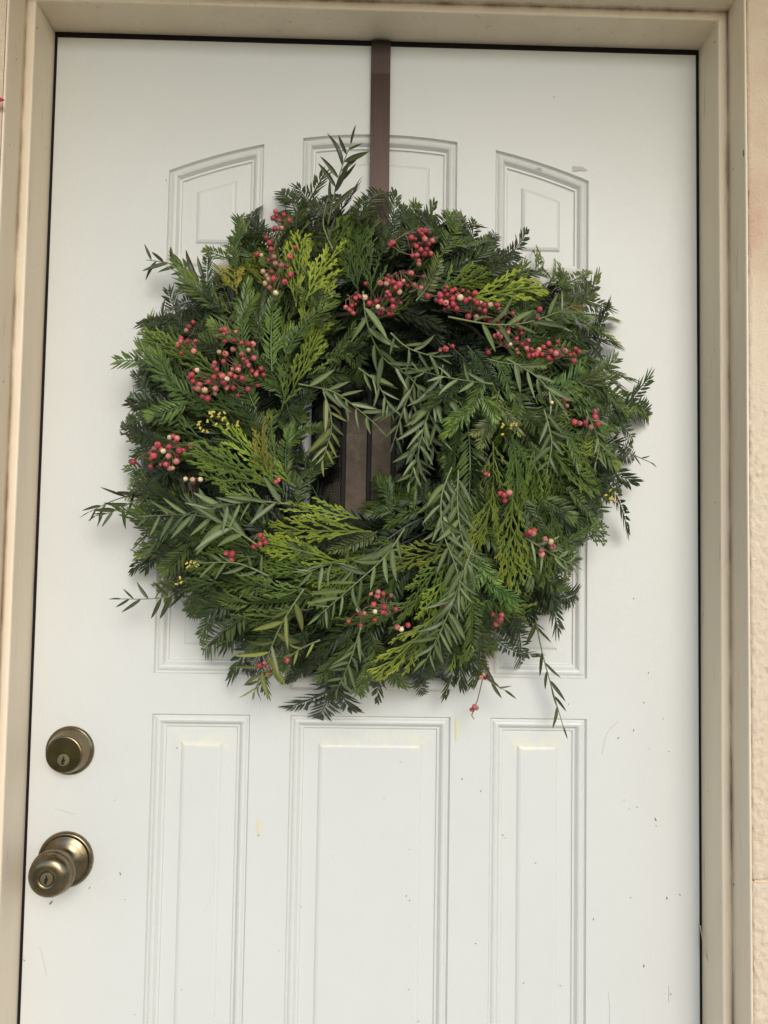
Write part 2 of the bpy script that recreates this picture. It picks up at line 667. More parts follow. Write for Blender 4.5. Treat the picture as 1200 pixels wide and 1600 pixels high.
PROF0 = [(0, 0), (.0012, .0028), (.0022, .0040), (.0034, .0036), (.0055, .0018), (.0078, .0012), (.0100, .0020), (.0122, .0046), (.0134, .0060),
        (.0158, .0062), (.0166, .0078), (.0176, .0082), (.0345, .0078), (.0368, .0060), (.0395, .0052)]


PROF = [(d, y*1.05) for d, y in PROF0]
GROOVE_SHADE = {}  # vertex values for the painted groove shade, none set


def panel(poly, stain=False, shape=None):
    m = MB()
    shape = shape or (lambda d: inset(poly, d))
    n = len(poly)
    zt = max(p[1] for p in poly)
    vs, cs, fs = [], [], []
    for d, y in PROF:
        for x, z in shape(d):
            vs.append((x, y, z))
            hot = stain and .033 < d and z > zt-.0505
            cs.append(1.0 if hot else GROOVE_SHADE.get(PROF.index((d, y)), .5))
    for r in range(len(PROF)-1):
        for k in range(n):
            k2 = (k+1) % n
            fs.append((r*n+k, r*n+k2, (r+1)*n+k2, (r+1)*n+k))
    # a narrow ring inside so the wear stops near the edge
    r0 = len(PROF)-1
    for x, z in shape(.0440):
        vs.append((x, PROF[-1][1], z))
        cs.append(.5)
    for k in range(n):
        k2 = (k+1) % n
        fs.append((r0*n+k, r0*n+k2, (r0+1)*n+k2, (r0+1)*n+k))
    fs.append(tuple((r0+1)*n+k for k in range(n)))
    m.add(vs, fs, cs)
    o = m.build('panel', M_DOOR, door)
    return o


holes = []
for i, (x0, x1) in enumerate(PX):
    p = arched(x0, x1, 1.7445)
    holes.append(p)
    panel(p, shape=lambda d, a=x0, b=x1: arched(a, b, 1.7445, 12, d))
    p = [(x0, .28), (x1, .28), (x1, ZLOW-.052), (x1, ZLOW), (x0, ZLOW), (x0, ZLOW-.052)]
    holes.append(p)
    panel(p, True)
    if i != 1:
        p = rect(x0, x1, ZMB, 1.692)
        holes.append(p)
        panel(p)
WX0, WX1, WZ0, WZ1 = -.0812, .0812, 1.2392, 1.690
holes.append(rect(WX0-.004, WX1+.004, WZ0-.004, WZ1+.004))
outer = rect(DL-.004, DR+.004, .012, DT+.004)
polys = [[Vector((x, 0, z)) for x, z in outer]] + [[Vector((x, 0, z)) for x, z in reversed(h)] for h in holes]
flat = [v for p in polys for v in p]
tri = tessellate_polygon(polys)
m = MB()
m.add(flat, [t for t in tri])
# edges of the leaf and its back
skin = m.build('door_leaf', M_DOOR, door)
bm = bmesh.new()
bm.from_mesh(skin.data)
bmesh.ops.recalc_face_normals(bm, faces=bm.faces)
if bm.faces[0].normal.y > 0:
    bmesh.ops.reverse_faces(bm, faces=bm.faces)
bm.to_mesh(skin.data)
bm.free()
m = MB()
m.box((DL-.004, .0155, .012), (WX0-.02, .045, DT+.004))
m.box((WX1+.02, .0155, .012), (DR+.004, .045, DT+.004))
m.box((WX0-.02, .0155, .012), (WX1+.02, .045, WZ0-.02))
m.box((WX0-.02, .0155, WZ1+.02), (WX1+.02, .045, DT+.004))
m.build('door_core', M_DOOR, door)

# window in the middle of the door
win = empty('window', (0, 0, 0))
win.parent = door
wp = rect(WX0-.0180, WX1+.0205, WZ0-.0175, WZ1+.0175)
WPROF = [(0, -.0002), (.0008, -.0065), (.0035, -.0090), (.0075, -.0085), (.0125, -.0060), (.0150, -.0035), (.0170, .0030), (.0178, .012)]
m = MB()
vs, fs = [], []
for d, y in WPROF:
    for x, z in inset(wp, d):
        vs.append((x, y, z))
for r in range(len(WPROF)-1):
    for k in range(4):
        fs.append((r*4+k, r*4+(k+1) % 4, (r+1)*4+(k+1) % 4, (r+1)*4+k))
m.add(vs, fs)
m.build('window_frame', M_DOOR, win)
GY = .0085
cuts = [-.083, -.0396, -.0076, .0229, .085]
for i in range(4):
    m = MB()
    x0, x1 = cuts[i]+.0026, cuts[i+1]-.0026
    if i in (1, 2):
        # tan textured panes with slanted heads
        s = 1 if i == 2 else -1
        zt0 = 1.578 + (.0 if i == 1 else .0)
        za = at(613, 628).z
        zb = at(584, 652).z
        zl, zr_ = (zb, za) if i == 2 else (za, zb)
        vs = [(x0, GY, WZ0), (x1, GY, WZ0), (x1, GY, zr_), (x0, GY, zl)]
        vs += [(x, GY+.004, z) for x, _, z in vs]
        m.add(vs, [(0, 1, 2, 3), (7, 6, 5, 4), (0, 4, 5, 1), (1, 5, 6, 2), (2, 6, 7, 3), (3, 7, 4, 0)])
        m.build('pane', M_TAN, win)
        m = MB()
        vs = [(x0, GY, zl+.006), (x1, GY, zr_+.006), (x1, GY, WZ1), (x0, GY, WZ1)]
        vs += [(x, GY+.004, z) for x, _, z in vs]
        m.add(vs, [(0, 1, 2, 3), (7, 6, 5, 4), (0, 4, 5, 1), (1, 5, 6, 2), (2, 6, 7, 3), (3, 7, 4, 0)])
        m.build('pane', M_GLASS, win)
        m = MB()
        m.tube([(x0-.002, GY, zl+.003), (x1+.002, GY, zr_+.003)], .0032, n=6)
        m.build('lead_came', M_LEAD, win)
    else:
        m.box((x0, GY, WZ0), (x1, GY+.004, WZ1))
        m.build('pane', M_GLASS, win)
for c in cuts[1:4]:
    m = MB()
    m.box((c-.0031, GY-.0025, WZ0), (c+.0031, GY+.0065, WZ1))
    bevel(m.build('lead_came', M_LEAD, win), .0012)

# specks and scuffs on the door
m = MB()
SPK = [(865, 152, 5, 80), (1006, 1098, 5, 70), (990, 1141, 7, 80), (966, 1153, 6, 40), (1036, 1123, 3, 0), (1024, 1280, 10, -65), (1025, 1290, 4, -60),
       (787, 1307, 6, -40), (791, 1312, 3, 0), (776, 1372, 8, 88), (838, 1351, 5, -40), (1042, 1403, 8, -60), (927, 1436, 6, 80), (1006, 1509, 8, 85),
       (722, 1217, 5, -60), (751, 1236, 5, 50), (626, 1192, 4, 20), (743, 1474, 4, 30), (819, 1540, 4, 85), (1048, 1553, 5, 80), (1062, 1398, 6, -60),
       (80, 1410, 12, 50), (82, 1402, 3, 0), (275, 1170, 5, 60), (188, 1365, 8, -65), (140, 1387, 6, 55), (195, 1405, 3, 0), (404, 1305, 6, 50),
       (436, 1485, 3, 80), (639, 1550, 4, -30), (38, 1500, 7, -40), (282, 1550, 3, 0), (211, 1585, 3, 60), (990, 935, 5, 70), (1013, 1051, 5, -80),
       (635, 1403, 5, 60), (640, 1410, 6, 50), (690, 1540, 3, 0), (877, 1544, 4, -30), (983, 1264, 3, 0), (995, 1261, 4, -60), (1010, 1640, 3, 0),
       (975, 1250, 3, 0), (260, 282, 5, 88), (985, 1402, 5, -45), (655, 1600, 3, 0), (1045, 1174, 3, 0), (1014, 1170, 2, 0), (888, 1100, 4, 85),
       (310, 1125, 3, 0), (600, 1250, 2, 0), (520, 1340, 2, 0), (640, 1330, 2, 0), (470, 1420, 3, 40), (180, 1250, 3, 0)]
for px, py, L, an in SPK:
    c = at(px, py)
    inrec = any(min(q[0] for q in h) < c.x < max(q[0] for q in h) and min(q[1] for q in h) < c.z < max(q[1] for q in h) for h in holes)
    y = .0050 if inrec else -.0006
    l = L*.4e-3*.72
    wd = max(.0005, l*.28)
    a = R(an)
    ex, ez = math.cos(a), math.sin(a)
    pts = []
    for k in range(7):
        t = 2*math.pi*k/7
        u, v = math.cos(t)*l*random.uniform(.8, 1.1), math.sin(t)*wd*random.uniform(.6, 1.2)
        pts.append((c.x+u*ex-v*ez, y, c.z+u*ez+v*ex))
    m.add(pts + [(c.x, y-.0008, c.z)], [(k, (k+1) % 7, 7) for k in range(7)])
o = m.build('dirt_speck', M_SPECK, door)
tag(o, kind='stuff')


def scratch(pts, wpx, material, name):
    m = MB()
    P = []
    for px, py in pts:
        c = at(px, py)
        inrec = any(min(q[0] for q in h)+.03 < c.x < max(q[0] for q in h)-.03 and min(q[1] for q in h) < c.z < max(q[1] for q in h)-.02 for h in holes)
        P.append(Vector((c.x, .0056 if inrec else -.0003, c.z)))
    m.tube(P, wpx*.4e-3, n=5)
    return m.build(name, material, door)


scratch([(325, 1318), (332, 1320), (334, 1350), (333, 1385), (326, 1412), (318, 1430)], .55, M_SCUFF, 'scratch')
scratch([(966, 1126), (948, 1145), (944, 1160), (940, 1178)], .5, M_SCUFF, 'scratch')
scratch([(1045, 1540), (1045, 1567)], .7, M_SCUFF, 'scratch')
scratch([(62, 1478), (68, 1500), (73, 1525)], .5, M_SCUFF, 'scratch')
scratch([(950, 1550), (953, 1575), (952, 1600)], .5, M_SCUFF, 'scratch')
scratch([(86, 1263), (103, 1268), (118, 1273)], .7, M_SCUFF, 'scratch')


def scuff(px, py, pts, material, name):
    c = at(px, py)
    m = MB()
    P = [at(px+a, py+b) for a, b in pts]
    n = len(P)
    m.add([(p.x, -.0006, p.z) for p in P] + [(c.x, -.0011, c.z)], [(k, (k+1) % n, n) for k in range(n)])
    return m.build(name, material, door)


scuff(906, 264, [(-12, -4), (-4, -4), (5, -3), (12, 2), (8, 4), (1, 3), (-6, 4), (-11, 5)], M_SCUFF, 'scuff')
scuff(843, 263, [(-6, -2), (0, -1), (6, 2), (0, 1.5)], M_SCUFF, 'scuff')
scuff(405, 1293, [(-2, -14), (2, -16), (4, -4), (3, 6), (1, 14), (-2, 10), (-4, 0)], M_STAIN, 'scuff')
scuff(714, 1140, [(-3, -18), (2, -20), (3, 0), (1, 16), (-2, 18), (-3, 0)], M_STAIN, 'scuff')


# deadbolt and knob
def keyed(root, cx, cz, d, r, prefix):
    m = MB()
    m.lathe([(r, d-.004), (r, d+.0006), (r*.96, d+.0012), (0.0001, d+.0012)], 32)
    plug = m.build('key_plug', M_PLUG, root, (cx, 0, cz), smooth=False)
    m = MB()
    y = -(d+.0016)
    pts = []
    for k in range(14):
        a = math.pi*2*k/14
        rr = .0021
        pts.append((rr*math.cos(a), y, -.0006+rr*math.sin(a)))
    m.add(pts, [tuple(range(14))])
    m.add([(-.0009, y-.0001, -.0008), (.0009, y-.0001, -.0008), (.0007, y-.0001, .0042), (-.0007, y-.0001, .0042)], [(0, 1, 2, 3)])
    m.add([(-.0021, y-.0001, -.0010), (.0010, y-.0001, -.0010), (.0006, y-.0001, -.0056), (-.0024, y-.0001, -.0052)], [(0, 1, 2, 3)])
    bmk = m.build('keyhole', M_BLACK, root, (cx, 0, cz))
    m = MB()
    m.lathe([(r+.0013, d-.002), (r+.0013, d+.0007), (r+.0002, d+.0007), (r+.0002, d-.002)], 32)
    m.build('plug_ring', M_BRASS_DARK, root, (cx, 0, cz), smooth=False)


kb = at(110, 1172)
bolt = empty('deadbolt', (kb.x, 0, kb.z))
bolt.parent = door
m = MB()
m.lathe([(.0290, -.0002), (.0294, .0012), (.0290, .0030), (.0278, .0042), (.0264, .0046), (.0260, .0058)], 56)
m.build('rosette', M_BRASS, bolt, smooth=True)
m = MB()
m.lathe([(.0260, .0050), (.0258, .0066), (.0250, .0085), (.0222, .0185), (.0216, .0200), (.0208, .0206)], 56)
m.build('housing', M_BRASS, bolt, smooth=True)
m = MB()
m.lathe([(.0209, .0203), (.0200, .0207), (.0001, .0208)], 56)
m.build('lock_face', M_BRASS_DARK, bolt)
keyed(bolt, .0004, -.0058, .0208, .0074, 'bolt')
kk = at(103.5, 1342)
knob = empty('door_knob', (kk.x, 0, kk.z))
knob.parent = door
m = MB()
m.lathe([(.0328, -.0002), (.0334, .0012), (.0330, .0035), (.0318, .0052), (.0300, .0058), (.0288, .0052), (.0280, .0046), (.0272, .0050),
         (.0255, .0064), (.0220, .0078), (.0170, .0098), (.0145, .0125), (.0134, .0160)], 64)
m.build('rosette', M_BRASS, knob, smooth=True)
m = MB()
m.lathe([(.0134, 0.0137), (.0132, 0.0173), (.0140, 0.0205), (.0165, 0.0241), (.0205, 0.0282), (.0240, 0.0328), (.0258, 0.0373), (.0262, 0.0400), (.0257, 0.0428),
         (.0249, 0.0440), (.0246, 0.0446), (.0248, 0.0451), (.0246, 0.0469), (.0236, 0.0499), (.0218, 0.0526), (.0192, 0.0548), (.0160, 0.0561), (.0120, 0.0564), (.0092, 0.0562), (.0086, 0.0555)], 64)
m.build('knob_body', M_BRASS, knob, smooth=True)
keyed(knob, 0, 0, .0552, .0074, 'knob')

# ------------------------------------------------------------------ hanger
hg = empty('wreath_hanger', (0, 0, 2.04))
tag(hg, 'dark bronze metal strap hooked over the door top holding the wreath', 'hanger')
m = MB()
a0, a1 = at(579.5, 74), at(611, 74)
b0, b1 = at(582.5, 330), at(611, 330)
xa = (a0.x+a1.x)/2
wd = .0123
prof = []
# side profile of the strap, from behind the door over its top down to the hook
path = [(.046, 1.99), (.047, 2.036), (.044, 2.0425), (.036, 2.0432), (.0, 2.0432), (-.0062, 2.0430), (-.0072, 2.038), (-.0052, 2.0), (-.0052, 1.695), (-.006, 1.675), (-.014, 1.660), (-.03, 1.658), (-.04, 1.668), (-.042, 1.70)]
th = .0016
vs, fs = [], []
for i, (y, z) in enumerate(path):
    y0, z0 = path[max(i-1, 0)]
    y1, z1 = path[min(i+1, len(path)-1)]
    t = Vector((y1-y0, z1-z0)).normalized()
    nrm = Vector((-t.y, t.x))
    fx = xa + (2.04-z)*.006
    for s, e in ((-1, -1), (1, -1), (1, 1), (-1, 1)):
        vs.append((fx + s*wd, y + nrm.x*th*.5*e, z - .0 + nrm.y*th*.5*e))
for i in range(len(path)-1):
    for k in range(4):
        fs.append((i*4+k, i*4+(k+1) % 4, (i+1)*4+(k+1) % 4, (i+1)*4+k))
fs += [(3, 2, 1, 0), tuple(4*(len(path)-1)+k for k in range(4))]
m.add([(x, y, z-2.04) for x, y, z in vs], fs)
st = m.build('strap', M_STRAP, hg)
bm = bmesh.new(); bm.from_mesh(st.data); bmesh.ops.recalc_face_normals(bm, faces=bm.faces); bm.to_mesh(st.data); bm.free()
bevel(st, .0005, 2)

# ------------------------------------------------------------------ wreath
WC = at(575, 695, 0)
O = Vector((WC.x, 0, WC.z))
wreath = empty('wreath', O)
tag(wreath, 'round evergreen wreath of yew, cedar, pepper leaves and pink berries', 'wreath')
HOLE = at(580, 705, .06)
RC = .182


def dome(p):
    """depth of the wreath's surface over the door at p"""
    r = math.hypot(p.x-O.x, p.z-O.z)
    t = (r-RC)/.118
    return .022 + .095*math.sqrt(max(0, 1-t*t))


def hole_dist(p):
    return math.hypot((p.x-HOLE.x)/1.0, (p.z-HOLE.z)/.92)


def bend(vs, k, sway, twist=0.0):
    out = []
    for x, y, z in vs:
        a = twist*x
        y2, z2 = y*math.cos(a)-z*math.sin(a), y*math.sin(a)+z*math.cos(a)
        out.append((x, y2 + sway*x*x, z2 - k*x*x))
    return out


def yew_mesh(seed, shoots=0):
    """two ranks of flat needles on a twig, with shorter side shoots"""
    rnd = random.Random(seed)
    m = MB()
    L = .11

    def comb(p0, dirn, L, bl, n, lift):
        ang = R(rnd.uniform(44, 60))
        crv = rnd.uniform(-2.5, 2.5)
        c0, s0 = math.cos(dirn), math.sin(dirn)

        def put(x, y, z):
            y += crv*x*x
            return Vector((p0[0]+x*c0-y*s0, p0[1]+x*s0+y*c0, p0[2]+z+lift*x))
        for i in range(n):
            t = (i+.5)/n
            x0 = L*(.05+.95*t)
            ln = bl*min(1, .55+2.2*t)*min(1, .34+2.4*(1-t)**.8)
            for s in (-1, 1):
                if rnd.random() < .05:
                    continue
                a = ang*(1-.5*t**3) + rnd.uniform(-.2, .2)
                l = ln*rnd.uniform(.78, 1.12)
                up = rnd.uniform(-.08, .5)
                hook = rnd.uniform(.0010, .0045)
                dx, dy = math.cos(a), math.sin(a)*s
                px, py = -dy, dx
                hw = .00138*rnd.uniform(.8, 1.2)
                tn = rnd.uniform(.22, .60) + (.34*(t-.6)/.4 if t > .6 else 0) + (.18 if rnd.random() < .14 else 0)
                xb = x0 + rnd.uniform(-.0008, .0008)
                pts, cs = [put(xb, 0, 0)], [tn*.6]
                for q, wf in ((.33, 1), (.72, .88)):
                    cx, cy, cz = xb+dx*l*q+hook*q*q, dy*l*q, l*(up*q-.7*up*q*q)
                    pts += [put(cx+px*hw*wf, cy+py*hw*wf, cz), put(cx, cy, cz+.0005), put(cx-px*hw*wf, cy-py*hw*wf, cz)]
                    cs += [tn, tn*1.14, tn*.94]
                pts.append(put(xb+dx*l+hook, dy*l, l*up*.3))
                cs.append(tn*1.05)
                m.add(pts, [(0, 2, 1), (0, 3, 2), (1, 2, 5, 4), (2, 3, 6, 5), (4, 5, 7), (5, 6, 7)], cs)
        m.tube([put(L*i/5, 0, -.0006) for i in range(6)], .0011, .0006, 4, c=.4)

    bl = .0185*rnd.uniform(.82, 1.18)
    comb((0, 0, 0), 0, L, bl, 25, 0)
    sd_ = rnd.choice((-1, 1))
    for k in range(shoots):
        t = .22+.24*k+rnd.uniform(-.05, .05)
        comb((L*t, 0, rnd.uniform(-.002, .004)), sd_*R(rnd.uniform(28, 46)), L*rnd.uniform(.42, .62)*(1-.4*t), bl*.86, 13, rnd.uniform(-.15, .25))
        sd_ = -sd_
    m.v = bend(m.v, rnd.uniform(-.3, 2.2), rnd.uniform(-3, 3), rnd.uniform(-5, 5))
    return m.mesh('yew_sprig', M_YEW)


def cedar_mesh(seed, loose=False):
    """a flat fan: long side twigs at a narrow angle, short forked scale tips towards their ends"""
    rnd = random.Random(seed)
    m = MB()
    L = .13

    def strand(p, a, l, wdt, tone0, tone1, curl=0.0):
        n = max(2, int(l/.0026))
        vs, cs, fs = [], [], []
        x, y, z = p
        lift = rnd.uniform(-.05, .12)
        for i in range(n+1):
            t = i/n
            aa = a + curl*t
            wv = wdt*(1 if i % 2 == 0 else .66)*(1-.25*t)
            if i == n:
                wv = wdt*.3
            c, q = math.cos(aa), math.sin(aa)
            tn = tone0+(tone1-tone0)*t + (.05 if i % 2 else 0)
            vs += [(x-q*wv, y+c*wv, z), (x, y, z+wdt*.6), (x+q*wv, y-c*wv, z)]
            cs += [tn*.88, tn, tn*.88]
            x += c*l/n
            y += q*l/n
            z += lift*l/n
        for i in range(n):
            b = i*3
            fs += [(b, b+1, b+4, b+3), (b+1, b+2, b+5, b+4)]
        m.add(vs, fs, cs)
        return lift

    mc = rnd.uniform(-.3, .3)
    strand((0, 0, 0), 0, L*.98, .0015, .3, .7, mc)
    side = rnd.choice((-1, 1))
    x = L*.06
    while x < L*.95:
        t = x/L
        side = -side
        a0 = mc*t
        y0 = .5*mc*t*x
        ll = max(.012, (.062*(1-t)**.6*(.55+.45*min(1, t*4)) + .010)*rnd.uniform(.75, 1.2))
        aa = a0 + side*R(rnd.uniform(16, 29))
        z0 = rnd.uniform(-.003, .004)
        cu = -side*rnd.uniform(.0, .35)
        tb = .28+.3*t
        lf = strand((x, y0, z0), aa, ll, .00150, tb, min(.95, tb+.42), cu)
        s2 = side
        u = ll*rnd.uniform(.22, .34)
        while u < ll*.95:
            s2 = -s2
            tt = u/ll
            ab = aa+cu*tt
            bx, by = x+math.cos(aa+cu*tt*.5)*u, y0+math.sin(aa+cu*tt*.5)*u
            l2 = (.0125*(1-tt*.55)+.003)*rnd.uniform(.7, 1.25)
            a2 = ab+s2*R(rnd.uniform(18, 30))
            strand((bx, by, z0+lf*u), a2, l2, .00145, tb+.25*tt, min(1, tb+.45*tt+.25), -s2*rnd.uniform(0, .5))
            if l2 > .0095:
                q = rnd.uniform(.35, .6)
                strand((bx+math.cos(a2)*l2*q, by+math.sin(a2)*l2*q, z0+lf*u), a2-s2*R(34), l2*.5, .00125, tb+.3*tt, 1.0)
            u += rnd.uniform(.0062, .0090)
        x += rnd.uniform(.0085, .0125)
    m.v = bend(m.v, rnd.uniform(.4, 3.2), rnd.uniform(-2, 2), rnd.uniform(-6, 6))
    return m.mesh('cedar_sprig', M_CEDAR)


def leaf_mesh(seed):
    rnd = random.Random(seed)
    m = MB()
    n = 8
    vs, cs, fs = [], [], []
    k = rnd.uniform(-.12, .30)
    s = rnd.uniform(-.2, .2)
    for i in range(n+1):
        t = i/n
        wv = .074*(math.sin(math.pi*min(1, t**.8))**.75)*(1-.15*t) + .004
        if i == n:
            wv = .002
        y = s*t*t
        z = -k*t*t + .05*math.sin(t*5+k*20)*abs(k)*2
        tn = .46
        vs += [(t, y+wv, z+.55*wv), (t, y, z), (t, y-wv, z+.55*wv)]
        cs += [tn, .80, tn*.9]
    for i in range(n):
        b = i*3
        fs += [(b, b+1, b+4, b+3), (b+1, b+2, b+5, b+4)]
    m.add(vs, fs, cs)
    return m.mesh('leaf', M_PEPPER)


YEWS = [yew_mesh(100+i, (0, 2, 1, 2, 3, 0, 2)[i % 7]) for i in range(14)]
YEWS_PLAIN = [yew_mesh(150+i) for i in range(6)]
CEDARS = [cedar_mesh(200+i) for i in range(12)]
LEAVES = [leaf_mesh(300+i) for i in range(8)]
TIN = {
    'yd': (.029, .047, .014), 'ym': (.064, .098, .022), 'yg': (.094, .146, .028), 'yb': (.086, .168, .034), 'yo': (.115, .140, .046),
    'cb': (.170, .222, .034), 'cm': (.098, .148, .030), 'cd': (.056, .090, .024), 'cg': (.19, .195, .034), 'co': (.26, .17, .05),
}


def frame_to(p, q, nrm):
    """matrix with X from p to q and Z near nrm"""
    x = (q-p).normalized()
    z = (nrm - x*nrm.dot(x)).normalized()
    y = z.cross(x)
    return Matrix(((x.x, y.x, z.x, p.x), (x.y, y.y, z.y, p.y), (x.z, y.z, z.z, p.z), (0, 0, 0, 1)))


def out_normal(p, jit, rnd):
    v = Vector((p.x-O.x, 0, p.z-O.z))
    r = v.length
    v = v/r if r > 1e-6 else Vector((1, 0, 0))
    t = max(-1, min(1, (r-RC)/.118))
    n = Vector((0, -1, 0)) + v*t*.75
    return (n + Vector((rnd.uniform(-jit, jit), 0, rnd.uniform(-jit, jit)))).normalized()


NPART = {'yew_sprig': 0, 'cedar_sprig': 0}
REST = MB()


PACK = [70]


def sprig(kind, p, q, tint, rnd, jit=.5, wide=1.0):
    mesh = rnd.choice(YEWS if kind == 'y' else CEDARS)
    L = .11 if kind == 'y' else .13
    s = (q-p).length/L
    n = out_normal((p+q)/2, jit, rnd)
    M = frame_to(p-O, q-O, n) @ Matrix.Diagonal((s, max(.78, min(1.15, s))*wide*(1 if rnd.random() < .5 else -1), max(.8, min(1.2, s)), 1))
    name = 'yew_sprig' if kind == 'y' else 'cedar_sprig'
    if kind == 'y' and PACK[0] > 0:
        PACK[0] -= 1
        REST.add([M @ v.co for v in mesh.vertices], [tuple(f.vertices) for f in mesh.polygons], [a.value for a in mesh.attributes['tone'].data])
        return None
    o = link(name, mesh, wreath)
    o.matrix_basis = M
    k = rnd.uniform(.8, 1.22)
    g = rnd.uniform(.93, 1.07)
    o.color = (tint[0]*k, tint[1]*k*g, tint[2]*k, 1)
    NPART[name] += 1
    return o


# how the greenery lies: photograph place, heading (0 right, 90 up), share of cedar, yew tint, cedar tint
FIELD = [
    (470, 310, 78, .0, 'yd', 'cd'), (390, 340, 118, .1, 'yd', 'cm'), (340, 400, 140, .1, 'ym', 'cm'), (460, 400, 80, .35, 'ym', 'cm'), (400, 420, 100, .35, 'ym', 'cm'),
    (420, 500, 95, .1, 'ym', 'cm'), (490, 540, 65, .5, 'ym', 'cm'), (480, 470, 70, .3, 'yd', 'cm'), (560, 390, 88, .75, 'yd', 'cd'), (640, 350, 62, .05, 'yd', 'cd'),
    (710, 340, 55, .1, 'yd', 'cd'), (800, 390, 38, .05, 'yd', 'cd'), (740, 430, 18, .4, 'ym', 'cm'), (620, 450, 40, .2, 'yd', 'cd'), (900, 440, 28, .25, 'ym', 'cm'),
    (930, 510, 15, .1, 'ym', 'cd'), (900, 590, 8, .1, 'yg', 'cm'), (830, 560, -5, .1, 'ym', 'cd'), (970, 640, -8, .1, 'ym', 'cd'), (560, 580, 10, .05, 'ym', 'cd'),
    (650, 560, -30, .1, 'yd', 'cd'), (720, 600, -75, .05, 'ym', 'cd'), (745, 650, -85, .0, 'ym', 'cd'), (690, 690, -105, .0, 'ym', 'cd'), (790, 650, -45, .1, 'ym', 'cd'),
    (800, 740, -72, .6, 'ym', 'cm'), (860, 700, -45, .4, 'yg', 'cm'), (930, 720, -22, .35, 'ym', 'cm'), (960, 780, -25, .1, 'yd', 'cd'), (820, 850, -78, .6, 'ym', 'cm'),
    (890, 840, -48, .25, 'ym', 'cd'), (760, 910, -80, .2, 'yg', 'cm'), (850, 930, -60, .4, 'ym', 'cd'), (800, 1000, -55, .3, 'yd', 'cm'), (690, 1000, -100, .2, 'yd', 'cd'),
    (610, 1040, -118, .3, 'yd', 'cm'), (540, 1060, -102, .1, 'yd', 'cd'), (650, 900, 205, .4, 'yd', 'cm'), (560, 900, 200, .2, 'yd', 'cd'), (600, 800, 170, .0, 'ym', 'cd'),
    (470, 840, 178, .4, 'ym', 'cm'), (430, 930, 195, .3, 'yd', 'cm'), (440, 1030, 235, .1, 'yd', 'cd'), (340, 960, 208, .1, 'ym', 'cm'), (300, 890, 185, .35, 'ym', 'cm'),
    (230, 845, 176, .1, 'ym', 'cd'), (330, 790, 165, .2, 'yd', 'cm'), (400, 730, 140, .4, 'ym', 'cm'), (450, 720, 75, .05, 'ym', 'cd'), (470, 770, 30, .0, 'ym', 'cd'),
    (280, 680, 160, .45, 'ym', 'cd'), (210, 660, 158, .15, 'yd', 'cd'), (300, 590, 148, .35, 'ym', 'cd'), (240, 540, 152, .3, 'ym', 'cm'), (430, 620, 80, .05, 'yd', 'cd'),
    (360, 650, 130, .2, 'yd', 'cd'), (300, 470, 148, .1, 'yd', 'cd'),
]


def field(px, py, rnd):
    ws = []
    for f in FIELD:
        d2 = (px-f[0])**2 + (py-f[1])**2
        ws.append((1/(d2+900)**1.6, f))
    cx = sum(w_*math.cos(R(f[2])) for w_, f in ws)
    cy = sum(w_*math.sin(R(f[2])) for w_, f in ws)
    tot = sum(w_ for w_, _ in ws)
    ced = sum(w_*f[3] for w_, f in ws)/tot
    f = rnd.choices([f for _, f in ws], [w_ for w_, _ in ws])[0]
    return math.degrees(math.atan2(cy, cx)), ced, f[4], f[5]


def to_px(p):
    d = p-CAM
    z = d.dot(FW)
    return 600+FOC*d.dot(RT)/z, 800-FOC*d.dot(UP)/z


rng = random.Random(41)


def fill(n, lo, hi, dlo, dhi, llo, lhi, spread, cedar_bias, dark=0.0, rmax=.292):
    done = 0
    tries = 0
    ang0 = rng.random()*6.28
    while done < n and tries < n*12:
        tries += 1
        th = ang0 + tries*2.39996
        rb = lo + (hi-lo)*rng.random()**.8
        p = Vector((O.x+rb*math.cos(th), 0, O.z+rb*math.sin(th)))
        d = dlo + (dhi-dlo)*rng.random()
        dp = dome(p)*d
        p.y = -max(.012, dp)
        px, py = to_px(p)
        an, ced, yt, ct = field(px, py, rng)
        an += rng.gauss(0, spread)
        l = rng.uniform(llo, lhi)
        q = p + Vector((math.cos(R(an)), 0, math.sin(R(an))))*l
        rq = math.hypot(q.x-O.x, q.z-O.z)
        lim = rmax*(1 + .05*math.sin(th*7+1)+.04*math.sin(th*13+2)) + rng.uniform(-.012, .012)
        if rq > lim:
            l *= max(.0, 1-(rq-lim)/l)
            if l < llo*.6:
                continue
            q = p + Vector((math.cos(R(an)), 0, math.sin(R(an))))*l
        if any(hole_dist(p.lerp(q, t)) < (.086 if t < 1 else .074) for t in (0, .5, 1)):
            continue
        q.y = -max(.012, dome(q)*(d*.6+.4*rng.random()) + rng.uniform(-.006, .014))
        kind = 'c' if rng.random() < ced*cedar_bias else 'y'
        t = TIN[ct if kind == 'c' else yt]
        if dark:
            t = tuple(c*(1-dark*.0) for c in t)
        sprig(kind, p, q, t, rng, .38)
        done += 1


def seg(kind, x0, y0, x1, y1, t, e=.0, e1=None):
    """a sprig that lies on the surface between two places of the photograph"""
    a = at(x0, y0, .09)
    b = at(x1, y1, .09)
    da, db = dome(a)+e, dome(b)+(e if e1 is None else e1)
    return sprig(kind, at(x0, y0, da), at(x1, y1, db), TIN[t], rng, .22)


